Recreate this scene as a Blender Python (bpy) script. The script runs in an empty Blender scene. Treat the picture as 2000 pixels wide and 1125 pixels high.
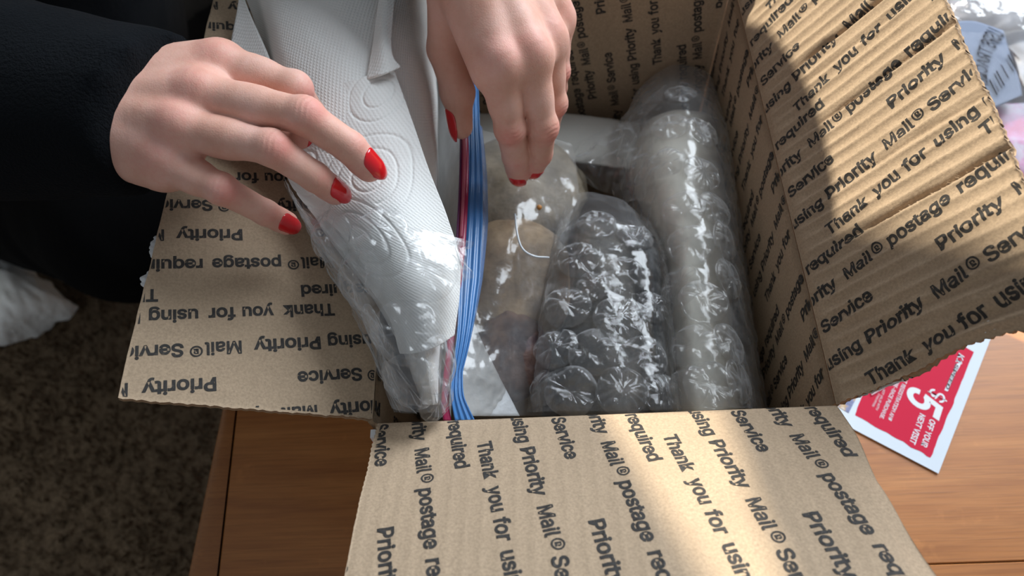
import bpy, bmesh, math, random
import numpy as np
from mathutils import Vector, Matrix

random.seed(7); RNG = np.random.default_rng(11)
SC = bpy.context.scene
COL = SC.collection
V3 = lambda *a: np.array(a, float)
def nrm(v):
    v = np.asarray(v, float); return v / (np.linalg.norm(v) + 1e-12)

# ------------------------------------------------------------------ camera
FPX = 1500.0
_d = nrm(V3(-76, -2684, FPX)); _v = V3(78, 836, FPX); _v = nrm(_v - _d * (_v @ _d))
_x = nrm(np.cross(_v, _d)); _x = _x if _x[0] > 0 else -_x
RW = np.array([_x, _d, -_v])                       # camera axes (right, down, forward) -> world
CAMP = V3(-0.03008, -0.12493, 0.48708)
cam_data = bpy.data.cameras.new('camera'); cam = bpy.data.objects.new('camera', cam_data); COL.objects.link(cam)
cam_data.sensor_width = 36.0; cam_data.lens = FPX / 2000 * 36; cam_data.clip_start = 0.01
cam_data.dof.use_dof = True; cam_data.dof.focus_distance = .37; cam_data.dof.aperture_fstop = 9.0
_m = np.eye(4); _m[:3, 0] = RW[:, 0]; _m[:3, 1] = -RW[:, 1]; _m[:3, 2] = -RW[:, 2]; _m[:3, 3] = CAMP
cam.matrix_world = Matrix(_m.tolist()); SC.camera = cam
def ray(px, py): return RW @ V3((px - 1000) / FPX, (py - 562.5) / FPX, 1.0)
def P(px, py, z):
    """world point at height z that the photograph shows at (px, py)"""
    r = ray(px, py); return CAMP + r * (z - CAMP[2]) / r[2]

# ------------------------------------------------------------------ light
SUN = nrm(V3(-.45, .62, .64))
E1 = nrm(V3(.62, .45, 0)); 
world = bpy.data.worlds.new('sky'); SC.world = world; world.use_nodes = True
wn = world.node_tree.nodes; wn['Background'].inputs[0].default_value = (.80, .90, 1.0, 1); wn['Background'].inputs[1].default_value = .25
sl = bpy.data.lights.new('sun', 'SUN'); sl.energy = 6.6; sl.angle = math.radians(.55); sl.color = (1, .93, .78)
so = bpy.data.objects.new('sun', sl); COL.objects.link(so); so.rotation_euler = Vector(SUN).to_track_quat('Z', 'Y').to_euler()
def area(name, loc, target, sx, sy, power, color):
    l = bpy.data.lights.new(name, 'AREA'); l.shape = 'RECTANGLE'; l.size = sx; l.size_y = sy; l.energy = power; l.color = color
    o = bpy.data.objects.new(name, l); COL.objects.link(o); o.location = loc
    o.rotation_euler = (Vector(loc) - Vector(target)).to_track_quat('Z', 'Y').to_euler(); return o
area('window_daylight', (.95, 1.15, 1.00), (0, .12, .14), 1.1, 1.2, 55, (.84, .92, 1.0))
area('side_fill_light', (-.25, -1.5, 1.5), (0, .1, .14), 1.0, .9, 1.5, (1.0, .95, .88))  # added weak fill from the front, not a real window
SC.view_settings.view_transform = 'Standard'; SC.view_settings.look = 'None'; SC.view_settings.exposure = 0.0; SC.view_settings.gamma = 1.0
SC.view_settings.use_curve_mapping = False
SC.cycles.transparent_max_bounces = 24; SC.cycles.max_bounces = 8

# ------------------------------------------------------------------ helpers
def tag(o, label=None, cat=None, group=None, kind=None):
    if label: o['label'] = label
    if cat: o['category'] = cat
    if group: o['group'] = group
    if kind: o['kind'] = kind
    return o
def empty(name, loc=(0, 0, 0)):
    o = bpy.data.objects.new(name, None); COL.objects.link(o); o.location = loc; o.empty_display_size = .02; return o
def mesh_data(name, verts, faces, mats=(), smooth=True, midx=None, uv=None):
    me = bpy.data.meshes.new(name)
    verts = np.asarray(verts, np.float32)
    if isinstance(faces, np.ndarray):
        nf, k = faces.shape
        me.vertices.add(len(verts)); me.vertices.foreach_set('co', verts.ravel())
        me.loops.add(nf * k); me.loops.foreach_set('vertex_index', faces.astype(np.int32).ravel())
        me.polygons.add(nf); me.polygons.foreach_set('loop_start', (np.arange(nf) * k).astype(np.int32))
        me.update(calc_edges=True)
    else:
        me.from_pydata(verts.tolist(), [], faces)
    for m in mats: me.materials.append(m)
    me.polygons.foreach_set('use_smooth', np.full(len(me.polygons), smooth, dtype=bool))
    if midx is not None: me.polygons.foreach_set('material_index', np.asarray(midx, np.int32))
    if uv is not None:
        ul = me.uv_layers.new(name='UVMap'); li = np.empty(len(me.loops), np.int32); me.loops.foreach_get('vertex_index', li)
        ul.data.foreach_set('uv', np.asarray(uv, np.float32)[li].ravel())
    me.validate(); me.update(); return me
def link(name, me, parent=None):
    o = bpy.data.objects.new(name, me); COL.objects.link(o)
    if parent is not None:
        o.parent = parent
        o.matrix_parent_inverse = Matrix.Translation(-Vector(parent_origin(parent)))
    return o
def parent_origin(p):
    return p.location if p.type == 'EMPTY' else (0, 0, 0)
def obj(name, verts, faces, mats, parent=None, **kw):
    if not isinstance(mats, (list, tuple)): mats = [mats]
    return link(name, mesh_data(name, verts, faces, mats, **kw), parent)
def grid_faces(nu, nv, wrap_u=False):
    i = np.arange(nu if wrap_u else nu - 1)[:, None]; j = np.arange(nv - 1)[None, :]
    a = i * nv + j; b = ((i + 1) % nu) * nv + j
    return np.stack([a, b, b + 1, a + 1], -1).reshape(-1, 4)
# value / ridged noise in numpy
_perm = RNG.random(4096)
def _hash(i, j, s): return _perm[(i * 374761 + j * 668265 + s * 9176 + ((i * 31 + j * 17) ^ (i * j + s))) % 4096]
def vnoise(x, y, s=0):
    xi = np.floor(x).astype(np.int64); yi = np.floor(y).astype(np.int64); fx = x - xi; fy = y - yi
    fx = fx * fx * (3 - 2 * fx); fy = fy * fy * (3 - 2 * fy)
    return (_hash(xi, yi, s) * (1 - fx) + _hash(xi + 1, yi, s) * fx) * (1 - fy) + (_hash(xi, yi + 1, s) * (1 - fx) + _hash(xi + 1, yi + 1, s) * fx) * fy * 1.0
def fbm(x, y, s=0, o=3):
    t = 0; a = .5
    for k in range(o): t = t + a * (vnoise(x, y, s + 13 * k) - .5); x = x * 2.03; y = y * 2.03; a *= .5
    return t
def crease(x, y, s=0, n=7):
    """sharp folded-foil relief: directional folds warped by noise"""
    r = np.random.default_rng(s + 5); t = 0
    wx = x + 1.1 * fbm(x * .6, y * .6, s + 3); wy = y + 1.1 * fbm(x * .6 + 9, y * .6, s + 4)
    for k in range(n):
        a = r.random() * math.pi; f = .5 + 1.3 * r.random(); p = r.random() * 10
        q = (wx * math.cos(a) + wy * math.sin(a)) * f + p
        m = np.clip(vnoise(x * .7 + 5 * k, y * .7, s + k) * 1.8 - .5, 0, 1)
        t = t + (np.abs((q % 2) - 1) - .5) / f * m
    return t / n * 2
def catmull(C, n):
    """C (R,...) -> n samples along axis 0"""
    C = np.asarray(C, float); R = len(C)
    t = np.linspace(0, R - 1 - 1e-9, n); i = np.floor(t).astype(int); f = (t - i).reshape((-1,) + (1,) * (C.ndim - 1))
    ext = np.concatenate([(2 * C[0] - C[1])[None], C, (2 * C[-1] - C[-2])[None]])
    p0, p1, p2, p3 = ext[i], ext[i + 1], ext[i + 2], ext[i + 3]
    return .5 * ((2 * p1) + (-p0 + p2) * f + (2 * p0 - 5 * p1 + 4 * p2 - p3) * f ** 2 + (-p0 + 3 * p1 - 3 * p2 + p3) * f ** 3)
def surf(ctrl, nu, nv):
    """control rows of (px,py,z) -> (nu,nv,3) world grid"""
    return catmull(np.array([catmull(np.array([P(*c) for c in row]), nv) for row in ctrl]), nu)
def grid_normals(G):
    du = np.gradient(G, axis=0); dv = np.gradient(G, axis=1); n = np.cross(du, dv)
    n /= np.linalg.norm(n, axis=-1, keepdims=True) + 1e-12
    if n[..., 2].mean() < 0: n = -n
    return n
def grid_lengths(G):
    a = np.concatenate([np.zeros((1, G.shape[1])), np.cumsum(np.linalg.norm(np.diff(G, axis=0), axis=-1), 0)])
    b = np.concatenate([np.zeros((G.shape[0], 1)), np.cumsum(np.linalg.norm(np.diff(G, axis=1), axis=-1), 1)], 1)
    return a, b
def sheet_obj(name, G, mat, parent=None, thick=0.0, smooth=True):
    nu, nv = G.shape[:2]; a, b = grid_lengths(G); uv = np.stack([b, a], -1).reshape(-1, 2)
    f = grid_faces(nu, nv); n = grid_normals(G)
    fn = np.cross(G[1, 0] - G[0, 0], G[0, 1] - G[0, 0])
    if np.cross(np.gradient(G, axis=0), np.gradient(G, axis=1))[..., 2].mean() < 0: f = f[:, ::-1]
    v = G.reshape(-1, 3)
    if thick:
        back = (G - n * thick).reshape(-1, 3); N = len(v)
        bd = np.concatenate([np.arange(nv), np.arange(nu) * nv + nv - 1, (nu - 1) * nv + np.arange(nv)[::-1], np.arange(nu)[::-1] * nv])
        side = np.stack([bd, np.roll(bd, -1), np.roll(bd, -1) + N, bd + N], -1)
        side = side[bd != np.roll(bd, -1)]
        f = np.concatenate([f, f[:, ::-1] + N, side]); v = np.concatenate([v, back]); uv = np.concatenate([uv, uv])
    return obj(name, v, f, mat, parent, smooth=smooth, uv=uv)
def tube(path, rad, n=10, close=True):
    path = np.asarray(path, float); m = len(path); rad = np.broadcast_to(rad, (m,))
    t = np.gradient(path, axis=0); t /= np.linalg.norm(t, axis=1, keepdims=True); ref = V3(0, 0, 1) if abs(t[0, 2]) < .9 else V3(1, 0, 0)
    V = []
    for i in range(m):
        b = nrm(np.cross(t[i], ref)); c = np.cross(b, t[i])
        for k in range(n):
            a = 2 * math.pi * k / n; V.append(path[i] + rad[i] * (b * math.cos(a) + c * math.sin(a)))
    F = []
    for i in range(m - 1):
        for k in range(n): F.append((i * n + k, i * n + (k + 1) % n, (i + 1) * n + (k + 1) % n, (i + 1) * n + k))
    if close: F.append(tuple(range(n))[::-1]); F.append(tuple((m - 1) * n + k for k in range(n)))
    return V, F
def boxvf(lo, hi):
    x0, y0, z0 = lo; x1, y1, z1 = hi
    v = [(x0, y0, z0), (x1, y0, z0), (x1, y1, z0), (x0, y1, z0), (x0, y0, z1), (x1, y0, z1), (x1, y1, z1), (x0, y1, z1)]
    return v, [(0, 3, 2, 1), (4, 5, 6, 7), (0, 1, 5, 4), (1, 2, 6, 5), (2, 3, 7, 6), (3, 0, 4, 7)]
def prism(poly, z0, z1):
    n = len(poly); v = [(x, y, z0) for x, y in poly] + [(x, y, z1) for x, y in poly]
    a = sum(poly[i][0] * poly[(i + 1) % n][1] - poly[(i + 1) % n][0] * poly[i][1] for i in range(n))
    f = [tuple(range(n))[::-1], tuple(range(n, 2 * n))] + [(i, (i + 1) % n, n + (i + 1) % n, n + i) for i in range(n)]
    if a < 0: f = [q[::-1] for q in f]
    return v, f

# ------------------------------------------------------------------ materials
class NT:
    def __init__(s, name):
        s.m = bpy.data.materials.new(name); s.m.use_nodes = True; s.t = s.m.node_tree; s.t.nodes.clear()
        s.out = s.t.nodes.new('ShaderNodeOutputMaterial')
    def n(s, typ, **kw):
        nd = s.t.nodes.new(typ)
        for k, v in kw.items():
            if k.startswith('i_'):
                k2 = k[2:]; k2 = int(k2) if k2.isdigit() else k2.replace('_', ' ')
                if isinstance(v, bpy.types.NodeSocket): s.t.links.new(v, nd.inputs[k2])
                else: nd.inputs[k2].default_value = v
            else: setattr(nd, k, v)
        return nd
    def l(s, a, b): s.t.links.new(a, b)
    def coord(s, which='Object', scale=(1, 1, 1), rot=(0, 0, 0)):
        tc = s.n('ShaderNodeTexCoord'); mp = s.n('ShaderNodeMapping'); mp.inputs['Scale'].default_value = scale; mp.inputs['Rotation'].default_value = rot
        s.l(tc.outputs[which], mp.inputs['Vector']); return mp.outputs[0]
    def noise(s, vec, scale, detail=4, rough=.55):
        nd = s.n('ShaderNodeTexNoise'); s.l(vec, nd.inputs['Vector']); nd.inputs['Scale'].default_value = scale; nd.inputs['Detail'].default_value = detail; nd.inputs['Roughness'].default_value = rough
        return nd.outputs[0]
    def ramp(s, fac, stops):
        nd = s.n('ShaderNodeValToRGB'); s.l(fac, nd.inputs[0]); e = nd.color_ramp.elements
        while len(e) < len(stops): e.new(.5)
        for k, (p, c) in enumerate(stops): e[k].position = p; e[k].color = (*c, 1) if len(c) == 3 else c
        return nd.outputs[0]
    def mix(s, fac, a, b, blend='MIX'):
        nd = s.n('ShaderNodeMix'); nd.data_type = 'RGBA'; nd.blend_type = blend
        for sock, v in ((nd.inputs[0], fac), (nd.inputs[6], a), (nd.inputs[7], b)):
            if isinstance(v, bpy.types.NodeSocket): s.l(v, sock)
            else: sock.default_value = v if not isinstance(v, tuple) or len(v) == 4 else (*v, 1)
        return nd.outputs[2]
    def math(s, op, a, b=0.0):
        nd = s.n('ShaderNodeMath'); nd.operation = op
        for k, v in ((0, a), (1, b)):
            if isinstance(v, bpy.types.NodeSocket): s.l(v, nd.inputs[k])
            else: nd.inputs[k].default_value = v
        return nd.outputs[0]
    def bump(s, h, strength=.3, dist=.001):
        nd = s.n('ShaderNodeBump'); nd.inputs['Strength'].default_value = strength; nd.inputs['Distance'].default_value = dist; s.l(h, nd.inputs['Height']); return nd.outputs[0]
    def pbr(s, color, rough=.6, normal=None, **kw):
        b = s.n('ShaderNodeBsdfPrincipled')
        for k, v in (('Base Color', color), ('Roughness', rough), *[(k.replace('_', ' '), v) for k, v in kw.items()]):
            if isinstance(v, bpy.types.NodeSocket): s.l(v, b.inputs[k])
            else: b.inputs[k].default_value = (*v, 1) if isinstance(v, tuple) and len(v) == 3 and k in ('Base Color', 'Sheen Tint', 'Emission Color') else v
        if normal is not None: s.l(normal, b.inputs['Normal'])
        s.l(b.outputs[0], s.out.inputs[0]); return b
def plain(name, color, rough=.6, **kw):
    t = NT(name); t.pbr(color, rough, **kw); return t.m
def m_kraft(name, base):
    t = NT(name); c = t.coord('Object')
    a = t.noise(c, 900, 3, .6); b = t.noise(c, 45, 4); d = t.noise(c, 2600, 1)
    col = t.ramp(a, [(.3, tuple(x * .80 for x in base)), (.52, base), (.75, tuple(min(1, x * 1.18) for x in base))])
    col = t.mix(t.ramp(b, [(.35, (0, 0, 0)), (.7, (.35, .35, .35))]), col, tuple(x * .82 for x in base))
    spk = t.ramp(t.noise(c, 420, 2, .7), [(.70, (0, 0, 0)), (.76, (1, 1, 1))])
    col = t.mix(t.math('MULTIPLY', spk, .25), col, tuple(min(1, x * 1.5) for x in base))
    t.pbr(col, .82, t.bump(t.math('ADD', a, t.math('MULTIPLY', d, .5)), .35, .0004), Specular_IOR_Level=.25); return t.m
KRAFT = m_kraft('kraft_paper', (.405, .300, .203))
KRAFT_EDGE = m_kraft('cardboard_cut_edge', (.33, .22, .13))
WHITE_OUT = plain('white_printed_liner', (.72, .72, .72), .5)
INK = (lambda t: (t.pbr(t.ramp(t.noise(t.coord('Object'), 700, 3, .7), [(.30, (.028, .026, .025)), (.62, (.045, .042, .04)), (.78, (.13, .105, .075))]), .7, Specular_IOR_Level=.2), t.m)[1])(NT('black_ink'))
def m_wood(name, c0, c1, c2):
    t = NT(name); c = t.coord('Object', (1.2, 14, 14)); n1 = t.noise(c, 6, 5, .6)
    c2_ = t.coord('Object', (4, 160, 160)); n2 = t.noise(c2_, 5, 3, .7)
    col = t.ramp(n1, [(.25, c0), (.5, c1), (.78, c2)]); col = t.mix(t.ramp(n2, [(.45, (0, 0, 0)), (.75, (.55, .55, .55))]), col, tuple(x * .62 for x in c0))
    spot = t.ramp(t.noise(t.coord('Object'), 28, 4, .75), [(.60, (0, 0, 0)), (.74, (.35, .35, .35))]); col = t.mix(spot, col, tuple(min(1, x * 1.35) for x in c2))
    t.pbr(col, t.math('ADD', .34, t.math('MULTIPLY', n1, .16)), t.bump(n2, .12, .0004), Specular_IOR_Level=.6); return t.m
WOOD = m_wood('varnished_oak', (.30, .098, .021), (.41, .150, .034), (.52, .21, .055))
WOOD_EDGE = m_wood('varnished_oak_edge', (.26, .088, .020), (.33, .12, .028), (.40, .155, .04))
def m_carpet():
    t = NT('brown_carpet'); c = t.coord('Object'); a = t.noise(c, 320, 3, .7); b = t.noise(c, 14, 4, .6)
    col = t.ramp(a, [(.3, (.12, .080, .048)), (.55, (.27, .195, .125)), (.75, (.42, .32, .21))])
    col = t.mix(t.ramp(b, [(.35, (0, 0, 0)), (.7, (.6, .6, .6))]), col, (.17, .12, .078))
    t.pbr(col, .95, t.bump(a, .8, .004), Specular_IOR_Level=.1); return t.m
CARPET = m_carpet()
def m_skin():
    t = NT('skin'); c = t.coord('Object'); a = t.noise(c, 55, 4, .6); b = t.noise(c, 1500, 2, .6); d = t.noise(c, 420, 3, .6)
    at = t.n('ShaderNodeAttribute'); at.attribute_name = 'redness'
    base = t.ramp(a, [(.3, (.63, .335, .25)), (.55, (.70, .405, .32)), (.75, (.745, .46, .385))])
    red = t.math('ADD', at.outputs['Fac'], t.math('MULTIPLY', t.math('SUBTRACT', d, .5), .5))
    col = t.mix(t.n('ShaderNodeClamp', i_0=red).outputs[0], base, (.70, .215, .19))
    vor = t.n('ShaderNodeTexVoronoi'); vor.inputs['Scale'].default_value = 1100; t.l(c, vor.inputs['Vector'])
    h = t.math('ADD', t.math('MULTIPLY', vor.outputs[0], .6), t.math('ADD', b, t.math('MULTIPLY', d, 1.2)))
    t.pbr(col, .56, t.bump(h, .17, .00045), Subsurface_Weight=.12, Subsurface_Radius=(.008, .003, .0015), Subsurface_Scale=.5, Specular_IOR_Level=.34); return t.m
SKIN = m_skin()
NAIL = plain('red_nail_polish', (.62, .006, .012), .16, Coat_Weight=.6)
def m_cloth(name, col, sheen):
    t = NT(name); c = t.coord('Object'); a = t.noise(c, 600, 3, .7); b = t.noise(c, 25, 3)
    t.pbr(t.mix(b, col, tuple(x * 1.6 for x in col)), .95, t.bump(t.math('ADD', a, b), .7, .002), Sheen_Weight=sheen, Sheen_Tint=(.35, .42, .5), Sheen_Roughness=.5, Specular_IOR_Level=.1); return t.m
SWEATER = m_cloth('black_fleece', (.0026, .0033, .0044), .022)
TROUSER = m_cloth('black_cotton', (.0022, .0022, .0025), .0)
HAIR = m_cloth('brown_hair', (.05, .03, .018), .0)
def m_towel(name, arcs):
    t = NT(name); uv = t.coord('UV'); rot = t.coord('UV', (1, 1, 1), (0, 0, .5 if arcs else -.35))
    w1 = t.n('ShaderNodeTexWave'); w1.inputs['Scale'].default_value = 180; w1.inputs['Distortion'].default_value = .6; t.l(rot, w1.inputs['Vector'])
    w2 = t.n('ShaderNodeTexWave'); w2.bands_direction = 'Y'; w2.inputs['Scale'].default_value = 150; w2.inputs['Distortion'].default_value = .6; t.l(rot, w2.inputs['Vector'])
    h = t.math('MULTIPLY', w1.outputs['Fac'], t.math('ADD', w2.outputs['Fac'], .4))
    n = t.noise(uv, 1400, 2); h = t.math('ADD', t.math('MULTIPLY', h, .8), t.math('MULTIPLY', n, .6))
    t.pbr((.80, .80, .78), .9, t.bump(h, .26 if arcs else .42, .0006), Specular_IOR_Level=.15, Sheen_Weight=.1); return t.m
TOWEL = m_towel('quilted_paper_towel', False); TOWEL_ARC = m_towel('embossed_paper_towel', True)
def m_film(name, white=.08, tint=(.97, .97, .97), rough=.12, refl=1.0, bump=.5, bscale=220, bdist=.0012, edge=.75, wcol=(.85, .87, .9)):
    t = NT(name); c = t.coord('Object'); a = t.noise(c, bscale, 3, .6)
    nb = t.bump(a, bump, bdist)
    tr = t.n('ShaderNodeBsdfTransparent'); tr.inputs[0].default_value = (*tint, 1)
    df = t.n('ShaderNodeBsdfDiffuse'); df.inputs[0].default_value = (*wcol, 1); t.l(nb, df.inputs['Normal'])
    tl = t.n('ShaderNodeBsdfTranslucent'); tl.inputs[0].default_value = (*wcol, 1)
    dt = t.n('ShaderNodeMixShader'); dt.inputs[0].default_value = .45; t.l(df.outputs[0], dt.inputs[1]); t.l(tl.outputs[0], dt.inputs[2])
    m1 = t.n('ShaderNodeMixShader'); lw = t.n('ShaderNodeLayerWeight'); lw.inputs[0].default_value = .5; t.l(nb, lw.inputs['Normal']); wf = t.n('ShaderNodeClamp'); t.l(t.math('ADD', t.math('MULTIPLY', t.math('POWER', lw.outputs['Facing'], 2.6), edge), white), wf.inputs[0]); wf.inputs['Max'].default_value = .92; t.l(wf.outputs[0], m1.inputs[0]); t.l(tr.outputs[0], m1.inputs[1]); t.l(dt.outputs[0], m1.inputs[2])
    gl = t.n('ShaderNodeBsdfGlossy'); gl.inputs['Roughness'].default_value = rough; gl.inputs[0].default_value = (1, 1, 1, 1); t.l(nb, gl.inputs['Normal'])
    fr = t.n('ShaderNodeFresnel'); fr.inputs[0].default_value = 1.5; t.l(nb, fr.inputs['Normal'])
    fac = t.n('ShaderNodeClamp'); t.l(t.math('MULTIPLY', fr.outputs[0], refl), fac.inputs[0]); fac.inputs['Max'].default_value = .7
    m2 = t.n('ShaderNodeMixShader'); t.l(fac.outputs[0], m2.inputs[0]); t.l(m1.outputs[0], m2.inputs[1]); t.l(gl.outputs[0], m2.inputs[2])
    t.l(m2.outputs[0], t.out.inputs[0]); return t.m
WRAP = m_film('bubble_wrap_film', .05, rough=.12, refl=1.1, bump=.12)
WRAP_DIM = m_film('bubble_wrap_film_inner', .05, rough=.14, refl=1.1, bump=.12)
BAGFILM = m_film('clear_bag_film', .10, rough=.20, refl=1.0, bscale=90, edge=.4, tint=(.97, .95, .92))
FROST = m_film('frosted_bag_film', .55, rough=.35, refl=.7, bscale=60, wcol=(.62, .64, .66))
MAILER = m_film('clear_mailer_film', .12, rough=.12, refl=1.5, bscale=160, wcol=(.95, .95, .97))
def m_zip(name, col, alpha):
    t = NT(name); b = t.pbr(col, .3, Specular_IOR_Level=.6)
    tr = t.n('ShaderNodeBsdfTransparent'); mx = t.n('ShaderNodeMixShader'); mx.inputs[0].default_value = alpha
    t.l(tr.outputs[0], mx.inputs[1]); t.l(b.outputs[0], mx.inputs[2]); t.l(mx.outputs[0], t.out.inputs[0]); return t.m
ZIP_BLUE = m_zip('blue_zip_plastic', (.05, .19, .46), .88); ZIP_RED = m_zip('red_zip_plastic', (.34, .012, .07), .93); ZIP_DARK = m_zip('dark_blue_zip_plastic', (.015, .07, .27), .95)
PAPER = plain('white_paper', (.78, .79, .80), .8); PAPER_GREY = plain('pale_kraft_paper', (.55, .54, .50), .85)

# ------------------------------------------------------------------ the setting
W2, BD, BH = .108, .2895, .140
FLOORZ = -.43
v, f = boxvf((-2.2, -1.6, FLOORZ - .05), (1.8, 2.4, FLOORZ)); tag(obj('floor', v, f, CARPET, smooth=False), kind='structure')
n = 26000                                                     # pile tufts over the part of the carpet in view
px = RNG.uniform(-1.15, -.2, n); py = RNG.uniform(-.45, .75, n); h = RNG.uniform(.006, .014, n); an = RNG.uniform(0, 6.28, n); w = .0022
dx = np.cos(an) * w; dy = np.sin(an) * w; lx = RNG.normal(0, .004, n); ly = RNG.normal(0, .004, n)
b0 = np.stack([px - dx, py - dy, np.full(n, FLOORZ - .001)], 1); b1 = np.stack([px + dx, py + dy, np.full(n, FLOORZ - .001)], 1)
t1 = np.stack([px + lx + dx * .5, py + ly + dy * .5, FLOORZ + h], 1); t0 = np.stack([px + lx - dx * .5, py + ly - dy * .5, FLOORZ + h], 1)
o = obj('carpet_pile', np.stack([b0, b1, t1, t0], 1).reshape(-1, 3), np.arange(4 * n).reshape(-1, 4), CARPET, smooth=False)
tag(o, 'short dark brown carpet pile on the floor left of the wooden table', 'carpet', kind='stuff')

# added sun blockers (never in frame): outlines shaped to throw the soft bands
EW = E1; WN = nrm(V3(-.587, .809, 0)); WC = V3(0, 0, 0) + WN * 1.25
def blocker_bar(name, a0, a1, z0, z1, mat, parent=None):
    c = [WC + EW * a + WN * d for a in (a0, a1) for d in (0, .06)]
    vv = [tuple(c[k][:2]) + (z,) for z in (z0, z1) for k in (0, 2, 3, 1)]
    ff = [(3, 2, 1, 0), (4, 5, 6, 7), (0, 1, 5, 4), (1, 2, 6, 5), (2, 3, 7, 6), (3, 0, 4, 7)]
    return obj(name, vv, ff, mat, parent, smooth=False)
BLOCKER_CREAM = plain('cream_blocker', (.7, .66, .58), .9); BLOCKER_WHITE = plain('white_blocker', (.8, .8, .78), .5)
def blocker_poly(name, pts, mat, d0=0.0, d1=.05):
    """outline in (distance along the blocker, height)"""
    n_ = len(pts); vv = [tuple((WC + EW * a + WN * d)[:2]) + (z,) for d in (d0, d1) for a, z in pts]
    ff = [tuple(range(n_)), tuple(range(n_, 2 * n_))[::-1]] + [(i, n_ + i, n_ + (i + 1) % n_, (i + 1) % n_) for i in range(n_)]
    return obj(name, vv, ff, mat, None, smooth=False)
def slant(e1, e2a, de): return (e1 + de, (e2a + .8) / .766)
tag(blocker_poly('sun_blocker_wall', [(-1.3, FLOORZ), (.02, FLOORZ), (.02, 1.08), (-.0018, 1.188), (-.0238, 1.296), (-.075, 1.55), (-.075, 2.0), (-1.3, 2.0)], BLOCKER_CREAM), kind='structure')
tag(blocker_poly('sun_blocker_1', [(.080, FLOORZ), (.150, FLOORZ), (.150, 2.0), (-.072, 2.0), (-.072, 1.52), (.013, 1.322), (.059, 1.225), (.080, 1.18)], BLOCKER_WHITE), kind='structure')
tag(blocker_bar('sun_blocker_2', 1.25, 1.33, FLOORZ, 2.0, BLOCKER_WHITE), kind='structure')

# ------------------------------------------------------------------ table
table = empty('coffee_table', (.3, .1, FLOORZ)); tag(table, 'varnished orange-brown wooden coffee table under the cardboard box', 'table')
def edge_x(y): return -.2490 + .045 * (y - .0) + -.25 * max(0, y - .1) ** 2
def groove_x(y): return -.2327 - .0495 * y * .9
ys = np.linspace(-.75, .85, 33)
SEAM = -.052
def board(name, y0, y1, mat):
    yy = [y for y in np.linspace(y0, y1, 9)]
    poly = [(groove_x(y) + .0006, y) for y in yy] + [(.95, y1), (.95, y0)]
    vv, ff = prism(poly[::-1], -.026, -.0005)
    o = obj(name, vv, ff, mat, table, smooth=False)
    bv = o.modifiers.new('round', 'BEVEL'); bv.width = .0006; bv.segments = 1; bv.limit_method = 'ANGLE'; return o
board('board', -.75, SEAM - .0003, WOOD); board('board', SEAM + .0003, .42, WOOD); board('board', .4206, .85, WOOD)
prof = [(0, -.0008), (.35, 0), (.7, -.0006), (.9, -.0025), (1.0, -.007), (1.02, -.014), (1.0, -.022), (.92, -.027), (.0, -.027)]
G = np.array([[(groove_x(y) - .0006 + (edge_x(y) - groove_x(y)) * a, y, z) for a, z in prof] for y in ys])
sheet_obj('edge_strip', G, WOOD_EDGE, table)
v, f = boxvf((-.20, -.70, -.10), (.90, .80, -.026)); obj('apron', v, f, WOOD_EDGE, table, smooth=False)
for lx_, ly_ in ((-.19, -.69), (.85, -.69), (-.19, .75), (.85, .75)):
    v, f = boxvf((lx_, ly_, FLOORZ + .001), (lx_ + .05, ly_ + .05, -.1)); obj('leg', v, f, WOOD_EDGE, table, smooth=False)
v, f = tube([(x, -.0508 + .0 + (-.02) * (x - .2), -.0004) for x in np.linspace(.205, .255, 4)], .00035, 6)

# ------------------------------------------------------------------ box
box = empty('cardboard_box', (0, BD / 2, 0)); tag(box, 'open brown cardboard shipping box printed with black postage lines, white outside', 'box')
def cosd(a): return math.cos(math.radians(a))
def sind(a): return math.sin(math.radians(a))
CREASES = [(75, 2.6, 1.3), (104, .8, 1.0), (147, 1.9, 1.2), (176, .6, 1.0), (190, 3.2, 1.4), (232, .9, 1.1), (12, .9, 2.6), (27, .8, 1.8)]
def relief_right(u, v):
    U = u * 1000; Vv = v * 1000; fade = np.clip((Vv - 3) / 10, 0, 1)
    r = .55 * (1 - 2 * np.abs(np.sin(math.pi * U / 7.2 + .75 * fbm(U * .02, Vv * .02, 3))) ** .8) * (.6 + .8 * vnoise(U * .08, Vv * .05, 8))
    for c, dp, wd in CREASES: r = r - dp * np.exp(-((U - c - 2.5 * fbm(Vv * .05, U * 0 + c, 5)) / wd) ** 2) * np.clip((Vv - 18) / 25, 0, 1)
    r = r + 2.2 * fbm(U * .025, Vv * .03, 21) + .35 * fbm(U * .3, Vv * .25, 4)
    near = np.clip((34 - U) / 34, 0, 1); r = r - 2.5 * near ** 2 * np.clip(Vv / 60, 0, 1) + 2.0 * near * np.clip((Vv - 52) / 25, 0, 1) * (1 - 2 * np.abs(np.sin(math.pi * U / 12 + .018 * Vv)) ** .7)
    return r * fade / 1000
def relief_front(u, v):
    U = u * 1000; Vv = v * 1000; fade = np.clip((Vv - 2) / 8, 0, 1)
    r = .14 * (1 - 2 * np.abs(np.sin(math.pi * U / 6.8)) ** .5) + 1.0 * fbm(U * .02, Vv * .02, 31) + .12 * fbm(U * .25, Vv * .2, 33)
    e = np.clip((U - 92) / 18, 0, 1) * np.clip((Vv - 18) / 30, 0, 1); r = r - 5.0 * e ** 1.6 + 1.2 * e * np.sin(Vv * .13)
    r = r - 3.0 * np.clip((Vv - 40) / 60, 0, 1) ** 2
    return r * fade / 1000
def relief_left(u, v):
    U = u * 1000; Vv = v * 1000; fade = np.clip((Vv - 2) / 8, 0, 1)
    return (.8 * fbm(U * .02, Vv * .02, 41) + .07 * np.sin(2 * math.pi * U / 7) + .10 * fbm(U * .25, Vv * .2, 43)) * fade / 1000
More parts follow.
